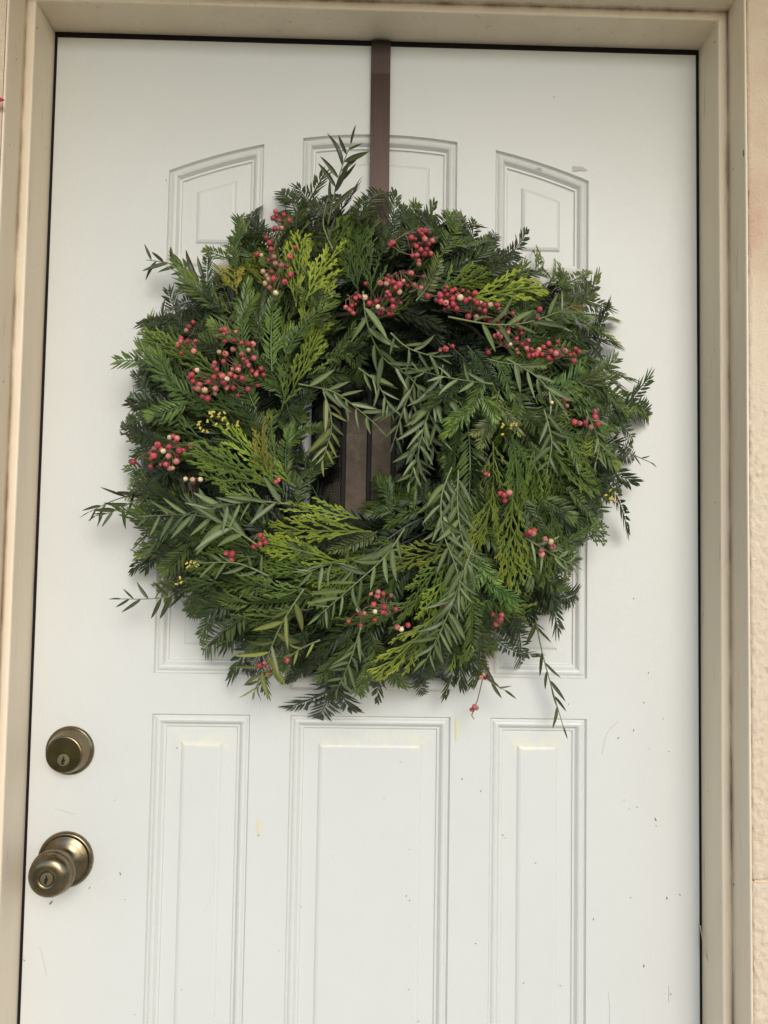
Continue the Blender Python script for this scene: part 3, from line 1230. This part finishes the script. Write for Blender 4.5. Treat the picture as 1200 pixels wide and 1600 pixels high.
# core of twigs tied round a wire ring
m = MB()
for k in range(26):
    ph = random.random()*6.28
    span = random.uniform(1.2, 2.6)
    rr = RC + random.uniform(-.045, .04)
    dd = .030 + random.random()*.035
    pts = []
    for i in range(13):
        a = ph+span*i/12
        pts.append((rr*math.cos(a)*1.0 + .004*math.sin(i*1.7+k), -dd - .006*math.sin(i*.9+k), rr*math.sin(a)))
    m.tube(pts, .0032, .0016, 5)
m.build('twig_core', M_TWIG, wreath)
for rr, dd in ((.135, .028), (.165, .018), (.20, .018), (.235, .028)):
    m = MB()
    m.tube([(rr*math.cos(i*math.pi/36), -dd, rr*math.sin(i*math.pi/36)) for i in range(73)], .0016, n=6)
    m.build('wire_ring', M_WIRE, wreath)

# deep layer, joined: the packed greenery behind the sprigs one can tell apart
def deep(n):
    done = 0
    k = 0
    while done < n:
        k += 1
        th = k*2.39996
        rb = .098 + .155*((k*.754877) % 1)
        p = Vector((O.x+rb*math.cos(th), 0, O.z+rb*math.sin(th)))
        p.y = -dome(p)*rng.uniform(.25, .62)
        px, py = to_px(p)
        an, ced, yt, ct = field(px, py, rng)
        an += rng.gauss(0, 26)
        l = rng.uniform(.06, .10)
        q = p + Vector((math.cos(R(an)), 0, math.sin(R(an))))*l
        if math.hypot(q.x-O.x, q.z-O.z) > .275 or any(hole_dist(p.lerp(q, t)) < .084 for t in (0, .5, 1)):
            done += .34
            continue
        q.y = -max(.012, dome(q)*rng.uniform(.3, .7))
        me = rng.choice(YEWS_PLAIN)
        M = frame_to(p-O, q-O, out_normal(p, .8, rng)) @ Matrix.Diagonal((l/.11, 1, 1, 1))
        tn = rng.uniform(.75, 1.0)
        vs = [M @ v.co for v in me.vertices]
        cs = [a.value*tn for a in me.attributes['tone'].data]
        REST.add(vs, [tuple(f.vertices) for f in me.polygons], cs)
        done += 1


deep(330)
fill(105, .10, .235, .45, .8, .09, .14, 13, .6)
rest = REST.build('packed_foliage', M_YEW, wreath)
rest.color = (.014, .024, .008, 1)  # deep layer's colour darkened to paint the shade in the gaps
tag(rest, kind='stuff')
PACK[0] = 0
fill(125, .112, .225, .75, 1.05, .08, .135, 10, 1.0)
fill(85, .18, .25, .2, .9, .07, .105, 13, .8, rmax=.306)

# sprigs one can point to
for a in [
    # top left: tall bright cedars and chevrons of yew
    ('c', 462, 480, 470, 355, 'cb', .022), ('c', 478, 470, 515, 362, 'cb', .026), ('c', 470, 520, 500, 400, 'cb', .02), ('c', 428, 470, 398, 362, 'cg', .018),
    ('c', 440, 450, 430, 365, 'cm', .012), ('c', 370, 460, 362, 400, 'cg', .018), ('c', 455, 615, 508, 500, 'cb', .026), ('c', 440, 640, 480, 520, 'cm', .022),
    ('c', 480, 590, 520, 505, 'cm', .018),
    ('y', 425, 580, 415, 455, 'yg', .028), ('y', 385, 560, 350, 455, 'yg', .022), ('y', 410, 540, 372, 440, 'ym', .02), ('y', 445, 560, 470, 460, 'ym', .024),
    ('y', 450, 640, 430, 530, 'ym', .02), ('y', 500, 520, 525, 430, 'ym', .016), ('y', 370, 420, 345, 360, 'yg', .008), ('y', 400, 390, 372, 322, 'yd', -.005, -.02),
    ('y', 420, 380, 415, 330, 'yd', -.005, -.02), ('y', 462, 360, 478, 285, 'yd', .0, -.005), ('y', 490, 340, 500, 300, 'yd', 0), ('y', 560, 350, 576, 265, 'yd', .015, .02),
    # top
    ('c', 560, 460, 545, 340, 'cd', .016), ('c', 580, 470, 585, 340, 'cd', .018), ('c', 555, 440, 525, 350, 'cd', .01), ('y', 595, 400, 640, 312, 'yd', .01),
    ('y', 620, 400, 665, 310, 'yd', .012), ('y', 660, 390, 705, 308, 'yd', .006), ('y', 690, 400, 730, 322, 'ym', .012), ('y', 720, 385, 735, 345, 'yd', 0),
    ('y', 740, 400, 800, 360, 'yd', 0), ('y', 770, 410, 845, 385, 'yd', .006), ('y', 760, 430, 830, 400, 'yd', .008), ('y', 650, 470, 710, 410, 'yo', .02),
    ('c', 690, 450, 780, 385, 'cm', .024), ('c', 700, 450, 800, 408, 'cb', .026), ('c', 720, 470, 850, 435, 'cb', .022), ('c', 740, 480, 850, 455, 'cm', .02),
    ('c', 830, 430, 885, 400, 'cm', .004), ('c', 850, 445, 912, 422, 'cm', .0), ('c', 885, 482, 922, 470, 'co', .004),
    # right
    ('y', 870, 450, 938, 420, 'ym', .006), ('y', 870, 475, 935, 447, 'ym', .004), ('y', 860, 500, 960, 490, 'ym', .006), ('y', 880, 530, 965, 512, 'yd', 0),
    ('y', 860, 545, 950, 535, 'ym', .004), ('y', 890, 605, 995, 578, 'yg', .012), ('y', 840, 600, 960, 610, 'yb', .022), ('y', 830, 620, 920, 635, 'yg', .02),
    ('y', 940, 645, 1022, 632, 'yd', .0, -.004), ('c', 830, 650, 950, 690, 'cm', .02), ('y', 760, 560, 850, 590, 'ym', .018), ('y', 730, 540, 790, 600, 'yd', .02),
    ('y', 755, 590, 735, 690, 'yg', .024), ('y', 735, 570, 705, 650, 'ym', .02), ('y', 780, 610, 760, 700, 'yo', .022), ('y', 700, 600, 720, 690, 'ym', .014),
    ('y', 720, 660, 700, 760, 'ym', .014), ('y', 800, 610, 840, 680, 'ym', .016), ('c', 770, 600, 800, 680, 'cm', .018),
    ('y', 930, 700, 1005, 725, 'yd', .0), ('y', 935, 740, 1000, 782, 'yd', .0), ('c', 850, 700, 940, 760, 'cm', .022), ('c', 870, 690, 960, 740, 'cb', .014),
    ('y', 880, 760, 945, 800, 'ym', .008), ('y', 870, 800, 935, 840, 'yd', .004),
    ('c', 800, 680, 820, 800, 'cm', .026), ('c', 770, 690, 775, 800, 'cb', .022), ('c', 830, 690, 860, 790, 'cm', .024), ('c', 850, 680, 900, 780, 'cm', .02),
    ('c', 770, 760, 760, 890, 'cb', .024), ('c', 800, 770, 800, 905, 'cb', .026), ('c', 840, 790, 850, 910, 'cm', .022), ('c', 810, 800, 815, 920, 'cm', .022),
    ('c', 860, 790, 890, 890, 'cd', .016), ('y', 870, 800, 920, 870, 'yd', .008), ('y', 850, 840, 905, 900, 'ym', .006), ('y', 830, 880, 900, 950, 'yd', .0),
    ('y', 750, 870, 768, 968, 'yb', .026), ('y', 745, 860, 740, 940, 'yg', .022), ('c', 820, 870, 850, 960, 'cm', .014), ('c', 780, 930, 848, 1015, 'cb', .02),
    ('c', 770, 940, 825, 1010, 'cm', .016), ('y', 800, 960, 835, 1035, 'yd', .0), ('y', 770, 990, 800, 1050, 'yd', 0),
    ('y', 880, 560, 968, 552, 'ym', .006), ('y', 890, 640, 975, 660, 'ym', .008), ('y', 900, 680, 985, 690, 'yg', .004), ('y', 895, 590, 975, 610, 'ym', .012),
    ('y', 890, 740, 970, 770, 'ym', .004), ('y', 900, 780, 955, 815, 'yd', .002), ('c', 880, 720, 965, 765, 'cm', .010), ('c', 870, 620, 970, 640, 'cd', .012),
    ('y', 880, 500, 955, 460, 'ym', .004), ('y', 900, 540, 970, 525, 'yd', 0), ('y', 860, 840, 925, 880, 'ym', .004),
    ('c', 880, 570, 965, 590, 'cm', .006), ('y', 860, 660, 950, 700, 'yg', .018), ('c', 890, 800, 945, 850, 'cd', .002),
    # bottom
    ('c', 690, 950, 590, 1072, 'cb', .022), ('c', 670, 980, 600, 1075, 'cm', .02), ('c', 660, 930, 560, 1010, 'cm', .018), ('c', 700, 900, 640, 975, 'cb', .024),
    ('c', 720, 850, 612, 892, 'cb', .022), ('c', 700, 880, 625, 920, 'cm', .022), ('y', 655, 1030, 648, 1098, 'yd', .0), ('y', 620, 1010, 560, 1085, 'yd', .0),
    ('y', 530, 1030, 508, 1150, 'yd', .0, -.005), ('y', 560, 1020, 550, 1100, 'yd', 0), ('y', 500, 1010, 490, 1080, 'yd', 0), ('y', 690, 1000, 700, 1065, 'yd', .004),
    ('y', 590, 830, 530, 870, 'yo', .02), ('c', 580, 830, 425, 828, 'cb', .026), ('c', 560, 810, 460, 800, 'cb', .022), ('c', 540, 880, 405, 842, 'cb', .026),
    ('c', 570, 865, 488, 935, 'cb', .024), ('c', 520, 900, 400, 880, 'cm', .02), ('c', 480, 920, 365, 940, 'cm', .02), ('c', 490, 950, 370, 985, 'cm', .016),
    ('c', 470, 990, 380, 1030, 'cd', .008), ('y', 660, 830, 720, 770, 'ym', .016), ('y', 640, 800, 570, 775, 'ym', .008), ('y', 620, 820, 590, 770, 'ym', .006), ('y', 660, 800, 610, 790, 'ym', .01), ('y', 700, 790, 650, 760, 'yd', .006),
    ('y', 490, 870, 440, 850, 'yo', .026), ('y', 420, 1000, 385, 1060, 'yd', .0), ('y', 390, 960, 295, 1008, 'ym', .002), ('y', 370, 930, 290, 965, 'ym', .0),
    ('y', 715, 960, 735, 1066, 'yd', .006), ('y', 690, 980, 712, 1068, 'ym', .002), ('y', 745, 970, 775, 1055, 'ym', .004), ('y', 735, 930, 750, 1030, 'ym', .014),
    ('y', 760, 930, 800, 1020, 'yd', .004), ('c', 730, 920, 745, 1010, 'cm', .018), ('y', 660, 960, 675, 1060, 'yd', .006), ('y', 580, 990, 600, 1085, 'ym', .004),
    ('y', 480, 980, 450, 1065, 'yd', .002), ('y', 450, 960, 415, 1040, 'ym', .004), ('y', 545, 990, 530, 1080, 'ym', .006), ('y', 620, 990, 632, 1075, 'yd', .004),
    # left
    ('y', 330, 850, 204, 842, 'ym', .002), ('y', 350, 880, 240, 885, 'yd', .0), ('c', 370, 880, 255, 895, 'cm', .014), ('c', 400, 870, 270, 870, 'cm', .018),
    ('c', 350, 910, 250, 905, 'cd', .006), ('c', 450, 775, 310, 690, 'cm', .028), ('c', 460, 760, 340, 680, 'cb', .026), ('c', 420, 790, 300, 740, 'cm', .022),
    ('c', 430, 760, 375, 680, 'cg', .026), ('c', 440, 740, 395, 660, 'cm', .022), ('y', 450, 760, 430, 670, 'yg', .02), ('y', 465, 790, 478, 690, 'ym', .006),
    ('c', 330, 690, 190, 645, 'cd', .012), ('c', 340, 710, 200, 690, 'cd', .008), ('c', 350, 660, 215, 580, 'cd', .014), ('c', 380, 650, 255, 600, 'cd', .018),
    ('c', 330, 570, 222, 515, 'cm', .012), ('c', 350, 590, 235, 540, 'cm', .014), ('y', 260, 660, 182, 620, 'yd', 0), ('y', 260, 690, 178, 672, 'yd', 0),
    ('y', 280, 730, 190, 745, 'yd', 0), ('y', 330, 640, 205, 590, 'ym', .006), ('y', 300, 520, 235, 480, 'yd', -.004), ('y', 350, 480, 275, 445, 'yd', 0),
    ('y', 400, 640, 360, 560, 'ym', .014), ('y', 420, 690, 380, 610, 'yd', .014), ('y', 330, 470, 310, 410, 'yd', 0),
    # round the hole
    ('y', 650, 790, 560, 745, 'ym', .0, -.01), ('y', 660, 775, 600, 735, 'yd', .0, -.01), ('y', 540, 590, 600, 600, 'yd', .01), ('y', 620, 560, 600, 640, 'yd', .0, -.02),
    ('y', 480, 590, 560, 570, 'ym', .012), ('y', 500, 560, 590, 560, 'ym', .016), ('y', 540, 540, 620, 580, 'yd', .012), ('y', 450, 700, 478, 640, 'ym', .004), ('y', 440, 650, 480, 600, 'yd', .01),
    ('y', 455, 720, 482, 700, 'yd', -.012), ('y', 690, 620, 690, 700, 'yd', .004), ('y', 700, 700, 680, 770, 'ym', .006),
]:
    seg(*a)

# pepper sprays: rachis through photograph places, leaf length in px, tint, height over the wreath
PEP = (.120, .160, .075)
PEPD = (.050, .060, .026)
PEPY = (.165, .19, .058)
N_LEAF = [0]
LEAF_MAX = 300


def pepper(pts, ll=36, tint=PEP, e=.02, sag=.0, count=None, depth=None, open_=52, stem=None, nj=.8):
    P = []
    for i, (px, py) in enumerate(pts):
        a = at(px, py, .09)
        d = dome(a)+e if depth is None else (depth if isinstance(depth, (int, float)) else depth[min(i, len(depth)-1)])
        P.append(at(px, py, max(.012, d)))
    # smooth the line
    S = []
    n = len(P)
    for i in range(n-1):
        p0, p1, p2, p3 = P[max(i-1, 0)], P[i], P[i+1], P[min(i+2, n-1)]
        for k in range(6):
            t = k/6
            S.append(.5*((2*p1) + (p2-p0)*t + (2*p0-5*p1+4*p2-p3)*t*t + (3*p1-p0-3*p2+p3)*t**3))
    S.append(P[-1])
    base = S[0].copy()
    m = MB()
    m.tube([s-base for s in S], .0011, .0005, 5)
    sp = m.build('pepper_sprig', stem or M_RACHIS, wreath, base-O, smooth=True)
    lens = [0]
    for i in range(1, len(S)):
        lens.append(lens[-1]+(S[i]-S[i-1]).length)
    tot = lens[-1]
    pitch = ll*.00073*.42
    cnt = count or max(6, int(tot/pitch))
    side = rng.choice((-1, 1))
    joined = MB()
    for k in range(cnt+1):
        t = min(1, .10+.90*(k+rng.uniform(-.3, .3)*(k < cnt))/cnt)
        if rng.random() < .08:
            continue
        u = t*tot
        i = max(j for j in range(len(lens)) if lens[j] <= u+1e-9)
        i = min(i, len(S)-2)
        f = (u-lens[i])/max(1e-9, lens[i+1]-lens[i])
        p = S[i].lerp(S[i+1], f)
        tg = (S[i+1]-S[i]).normalized()
        side = -side
        nrm = (Vector((0, -1, 0)) + Vector((rng.uniform(-nj, nj), 0, rng.uniform(-nj, nj)))).normalized()
        lat = nrm.cross(tg).normalized()*side
        a = R(open_*rng.uniform(.5, 1.25))*(1 if k < cnt else .15)
        d = (tg*math.cos(a) + lat*math.sin(a) + Vector((0, -.12+rng.uniform(-.2, .2), -sag))).normalized()
        l = ll*.00073*rng.uniform(.85, 1.45)*min(1, .55+1.5*(1-t))
        me = rng.choice(LEAVES)
        M = frame_to(p-base, p-base+d, nrm) @ Matrix.Diagonal((l, l*rng.uniform(.85, 1.25), l, 1))
        kk = rng.uniform(.75, 1.25)
        col = (tint[0]*kk, tint[1]*kk, tint[2]*kk*rng.uniform(.85, 1.1), 1)
        if N_LEAF[0] < LEAF_MAX and ll >= 30:
            o = link('leaf', me, sp)
            o.matrix_basis = M
            o.color = col
            N_LEAF[0] += 1
        else:
            joined.add([M @ v.co for v in me.vertices], [tuple(q.vertices) for q in me.polygons], [x.value for x in me.attributes['tone'].data])
    if joined.v:
        o = joined.build('leaf_spray', M_PEPPER, sp)
        o.color = (*tint, 1)
        tag(o, kind='stuff')
    return sp


pepper([(512, 352), (522, 305), (534, 262), (548, 226)], 40, PEPD, depth=[.075, .085, .09, .095], count=13, open_=42)
pepper([(567, 455), (575, 510), (600, 560), (648, 598), (672, 650), (690, 682)], 44, PEP, .030, .3, 19)
pepper([(692, 570), (684, 615), (664, 665), (640, 752)], 46, PEP, depth=[.105, .10, .085, .07], sag=.25, count=15)
pepper([(466, 600), (520, 612), (560, 640), (591, 667)], 34, PEP, depth=[.115, .10, .09, .085], count=12)
pepper([(505, 612), (516, 645), (517, 675), (504, 718)], 38, PEPY, depth=[.11, .105, .10, .095], sag=.2, count=13)
pepper([(706, 730), (690, 775), (692, 830), (712, 885), (722, 930)], 40, PEP, .036, .2, 22, open_=46)
pepper([(716, 735), (715, 790), (722, 840), (738, 888)], 38, PEP, .034, .2, 16, open_=46)
pepper([(740, 850), (722, 900), (700, 960), (664, 1035)], 38, PEP, .034, .2, 20)
pepper([(725, 905), (705, 945), (690, 985), (680, 1010)], 34, PEP, .03, .15, 13)
pepper([(455, 788), (397, 783), (345, 792), (300, 800)], 40, PEP, .034, .45, 15)
pepper([(403, 852), (353, 820), (307, 805), (233, 806)], 46, PEP, .030, .35, 19)
pepper([(235, 768), (200, 775), (170, 785), (140, 800)], 30, PEPD, depth=[.06, .055, .05, .05], count=9, sag=.2)
pepper([(235, 770), (205, 785), (175, 800), (150, 806)], 30, PEPD, depth=[.06, .058, .055, .05], count=9, sag=.3)
pepper([(345, 912), (290, 925), (245, 935), (190, 936)], 36, PEPD, depth=[.07, .06, .05, .045], count=14, nj=.35)
pepper([(475, 920), (440, 975), (415, 1035), (398, 1080)], 44, PEPY, .030, .05, 18)
pepper([(632, 826), (601, 870), (553, 914), (500, 960)], 38, PEP, .034, .2, 18)
pepper([(564, 980), (546, 1035), (528, 1075)], 34, PEP, .03, .0, 12)
pepper([(700, 495), (770, 507), (827, 503), (895, 478)], 40, PEP, .034, .1, 15)
pepper([(835, 955), (845, 1010), (858, 1060), (880, 1135)], 36, PEPD, depth=[.05, .035, .03, .025], count=11, open_=32)
pepper([(735, 985), (748, 1030), (760, 1060), (788, 1078)], 34, PEPD, depth=[.06, .055, .05, .045], count=9, open_=35)
pepper([(335, 450), (300, 425), (268, 412), (228, 406)], 36, PEPD, depth=[.05, .045, .04, .035], count=12, nj=.3)
pepper([(790, 560), (840, 590), (880, 640)], 34, PEP, .03, .3, 9)
pepper([(850, 640), (862, 690), (855, 730)], 34, PEP, .028, .2, 8)
pepper([(915, 640), (935, 690), (932, 720)], 26, PEP, .012, .2, 8)
pepper([(930, 690), (975, 705), (1015, 722)], 22, PEPD, depth=[.05, .045, .04], count=6)
pepper([(560, 890), (520, 880), (470, 900)], 28, PEP, .026, .2, 10)
pepper([(820, 840), (870, 870), (900, 885)], 28, PEP, .02, .2, 9)
pepper([(640, 700), (655, 730), (640, 780)], 28, PEP, depth=[.05, .05, .05], sag=.2, count=9)
pepper([(650, 590), (630, 640), (615, 690)], 38, PEP, depth=[.10, .09, .08], sag=.3, count=10)
pepper([(690, 600), (668, 650), (655, 700), (650, 760)], 40, PEP, depth=[.10, .095, .085, .07], sag=.25, count=14)
pepper([(640, 610), (655, 660), (690, 720)], 36, PEP, depth=[.085, .08, .07], sag=.25, count=11)
pepper([(560, 575), (590, 600), (610, 640)], 34, PEP, depth=[.11, .10, .09], sag=.3, count=9)
pepper([(770, 600), (700, 590), (640, 575)], 28, PEP, .03, .2, 10)
pepper([(420, 900), (370, 880), (310, 880)], 28, PEP, .026, .3, 11)
pepper([(500, 1000), (460, 1020), (420, 1060)], 28, PEPY, .02, .2, 9)
pepper([(610, 520), (640, 545), (690, 560)], 28, PEP, .03, .2, 9)
pepper([(520, 390), (505, 350), (512, 310)], 28, PEPD, .02, .0, 8)

# berries
bm = bmesh.new()
bmesh.ops.create_icosphere(bm, subdivisions=3, radius=1)
for v in bm.verts:
    v.co *= 1 + .08*noise.noise(v.co*1.5) + .03*noise.noise(v.co*5)
    if v.co.normalized().z > .9:
        v.co *= .93
BER = bpy.data.meshes.new('berry')
bm.to_mesh(BER)
bm.free()
BER.materials.append(M_BERRY)
BER.materials.append(mat('berry_calyx', (.05, .025, .02), .8)[0])
for f_ in BER.polygons:
    if f_.center.normalized().z > .955:
        f_.material_index = 1
BER.polygons.foreach_set('use_smooth', [True]*len(BER.polygons))
PINK = [(.50, .075, .090), (.40, .050, .066), (.56, .145, .14), (.27, .034, .048), (.52, .11, .105), (.43, .060, .075), (.60, .22, .19), (.47, .066, .092)]
DULL = [(.26, .10, .08), (.34, .17, .11), (.19, .055, .055), (.52, .37, .22)]
brnd = random.Random(5)
N_B = [0]


def berries(px, py, wx, wy, n, tilt=0, cream=.06, dull=.12, e=.023, r0=4.15, stalk=None, depth=None):
    wx, wy = wx*1.08, wy*1.08
    c0 = at(px, py, .1)
    dz = dome(c0)+e if depth is None else depth
    base = at(px, py, dz-.02)
    bp = []
    tries = 0
    r0 = r0*brnd.uniform(.9, 1.05)
    while len(bp) < n and tries < 900:
        tries += 1
        a = brnd.random()*6.283
        rr = brnd.random()**.55*(1.3 if brnd.random() < .18 else 1)
        u, v = rr*math.cos(a)*wx/2, rr*math.sin(a)*wy/2
        ct, st_ = math.cos(R(tilt)), math.sin(R(tilt))
        x, y = px+u*ct-v*st_, py-(u*st_+v*ct)
        if depth is None:
            dd = dome(at(x, y, .1))+e+(1-rr)*.008+brnd.uniform(-.005, .007)
        else:
            dd = depth+brnd.uniform(-.004, .004)
        p = at(x, y, dd)
        r = r0*.00073*brnd.choice((.72, .88, .95, 1, 1.05, 1.14))*brnd.uniform(.95, 1.05)
        if any((p-q).length < (r+s)*.9 for q, s in bp):
            continue
        bp.append((p, r))
    m = MB()
    hub = base.copy()
    m.tube([(0, .012, 0), (0, 0, 0)], .0009, .0007, 4)
    nodes = [hub + Vector((brnd.uniform(-.3, .3)*wx*.00073, -.006, brnd.uniform(-.3, .3)*wy*.00073)) for _ in range(max(2, n//6))]
    for nd in nodes:
        m.tube([hub-base, (hub+nd)/2-base+Vector((0, -.003, .002)), nd-base], .0007, .0006, 4)
    for p, r in bp:
        nd = min(nodes, key=lambda q: (q-p).length)
        mid = (nd+p)/2 + Vector((brnd.uniform(-.003, .003), .004, brnd.uniform(-.001, .004)))
        m.tube([nd-base, mid-base, p-base], .00055, .00045, 4)
    if stalk:
        pts = [at(x, y, d)-base for x, y, d in stalk]
        m.tube(pts, .0008, .0006, 5)
    cl = m.build('berry_cluster', M_BSTEM, wreath, base-O)
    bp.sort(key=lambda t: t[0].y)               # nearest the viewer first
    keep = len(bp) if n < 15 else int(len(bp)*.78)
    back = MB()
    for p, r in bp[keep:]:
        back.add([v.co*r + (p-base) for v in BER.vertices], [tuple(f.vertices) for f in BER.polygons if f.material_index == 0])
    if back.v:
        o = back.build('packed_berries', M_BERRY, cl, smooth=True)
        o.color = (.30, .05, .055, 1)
        tag(o, kind='stuff')
    for p, r in bp[:keep]:
        o = link('berry', BER, cl, p-base)
        o.rotation_euler = (brnd.random()*6, brnd.random()*6, brnd.random()*6)
        o.scale = (r, r, r*brnd.uniform(.9, 1.02))
        q = brnd.random()
        if q < cream:
            c = (.72, .62, .40)
            o.scale = (r*.95,)*3
        elif q < cream+dull:
            c = brnd.choice(DULL)
        else:
            c = brnd.choice(PINK)
        k = brnd.uniform(.85, 1.15)
        o.color = (c[0]*k, c[1]*k, c[2]*k, 1)
        N_B[0] += 1


berries(432, 410, 46, 100, 26, 0, .18, .35)
berries(440, 344, 34, 22, 7, -30, 0, .0)
berries(350, 592, 110, 62, 46, 5)
berries(294, 533, 34, 46, 12, 0)
berries(356, 524, 34, 28, 8, 0, .15, .3)
berries(388, 548, 42, 34, 10, 0, .0, .5)
berries(257, 708, 78, 40, 25, 28, .06, .04, r0=4.7)
berries(640, 388, 56, 60, 15, 40, .0, .25)
berries(663, 380, 24, 46, 12, 0, .0, .05)
berries(600, 466, 66, 54, 27, 10, .06, .15)
berries(550, 474, 28, 34, 9, 0, .0, .2)
berries(622, 432, 60, 40, 12, -15, .1, .3)
berries(738, 478, 112, 40, 32, -14, .04, .12)
berries(700, 468, 40, 30, 9, -20, .0, .1)
berries(828, 545, 34, 22, 7, -10, .0, .1)
berries(795, 530, 60, 50, 16, -10, .06, .05)
berries(868, 552, 74, 26, 20, -4, .0, .08)
berries(840, 495, 16, 24, 4)
berries(580, 946, 70, 46, 17, 10, .14, .1)
berries(788, 773, 16, 26, 4, r0=4.6)
berries(830, 833, 14, 14, 4, r0=4.8)
berries(856, 856, 26, 44, 5, 10, .0, .7, r0=4.8)
berries(868, 630, 28, 16, 4)
berries(935, 655, 44, 26, 6, 20, 0, .3, e=.02)
berries(900, 662, 14, 12, 2, e=.02)
berries(428, 1034, 44, 24, 6, 20)
berries(402, 843, 26, 26, 5)
berries(358, 862, 18, 20, 3)
berries(630, 980, 18, 24, 3)
berries(778, 968, 36, 20, 4)
berries(757, 1055, 28, 34, 5, 0, 0, .5, depth=.05, stalk=[(757, 1000, .07), (760, 1040, .055), (752, 1070, .05), (746, 1095, .045), (741, 1105, .04)])
berries(741, 1108, 10, 8, 3, 0, 0, .3, depth=.042, stalk=[(741, 1108, .042), (737, 1118, .04), (741, 1124, .04)])
berries(756, 741, 12, 14, 3, 0, 0, .6, e=.01)
berries(694, 545, 20, 16, 4, 0, 0, .2)
berries(306, 750, 40, 12, 4, 0, .3, .5)
berries(688, 944, 14, 10, 2)
berries(432, 752, 14, 6, 2)

# small yellow cones among the cedar
for px, py, wx, wy, n in ((335, 660, 74, 34, 22), (300, 882, 18, 10, 7), (800, 672, 40, 20, 8), (955, 775, 20, 22, 8), (280, 905, 10, 20, 3)):
    m = MB()
    base = at(px, py, dome(at(px, py, .1))+.02)
    for k in range(n):
        a = brnd.random()*6.283
        rr = brnd.random()**.5
        x, y = px+rr*math.cos(a)*wx/2, py+rr*math.sin(a)*wy/2
        p = at(x, y, dome(at(x, y, .1))+.024) - base
        l, wv = .0034, .0014
        d = Vector((brnd.uniform(-1, 1), -.3, brnd.uniform(-1, 1))).normalized()
        m.tube([p, p+d*l*.35, p+d*l*.75, p+d*l], wv, wv*.55, 6)
    tag(m.build('yellow_cones', M_BUD, wreath, base-O), kind='stuff')
# a bare cut twig end
m = MB()
b0 = at(365, 975, .05)
m.tube([at(372, 972, .055)-b0, at(350, 990, .045)-b0, at(326, 1010, .04)-b0], .0016, .0018, 6)
m.build('bare_twig', M_TWIG, wreath, b0-O)

# ------------------------------------------------------------------ small stray things
def strand_thing(name, pts, r, material, label, cat):
    b = at(*pts[0])
    m = MB()
    m.tube([at(*p)-b for p in pts], r, r*.6, 5)
    o = m.build(name, material, None, b, smooth=True)
    tag(o, label, cat)
    return o


strand_thing('straw', [(1094, 1446, .006), (1099, 1475, .012), (1107, 1505, .016), (1115, 1535, .02)], .0007, M_STRAW,
             'thin dry straw caught between the door edge and the right jamb', 'straw')
strand_thing('dry_needle', [(52, 29, .054), (55, 36, .052), (58, 45, .050)], .0010, M_TWIG,
             'small dark dry needle stuck near the top of the left jamb', 'dry needle')
# red leaf tip at the left margin, fixed to the wall
c = at(-14, 155, DEP+.012)
m = MB()
vs, fs = [], []
pts = [(-26, 12), (-20, -4), (-8, -8), (2, -6), (14, -3), (21.5, 1), (14, 4), (4, 6), (-6, 9)]
P = [at(-14+a, 155+b, DEP+.012)-c for a, b in pts]
n = len(P)
vs = [(p.x, -.0006, p.z) for p in P] + [(p.x, .0006, p.z) for p in P] + [(P[3].x*.5, -.004, P[3].z*.3), (P[3].x*.5, .0012, P[3].z*.3)]
for k in range(n):
    k2 = (k+1) % n
    fs += [(k, k2, 2*n), (n+k2, n+k, 2*n+1), (k2, k, n+k, n+k2)]
m.add(vs, fs)
rl = m.build('red_leaf', M_RED, None, c)
tag(rl, 'tip of a red paper leaf on the wall left of the frame', 'leaf decoration')
print('PARTS', NPART, 'leaves', N_LEAF, 'berries', N_B)
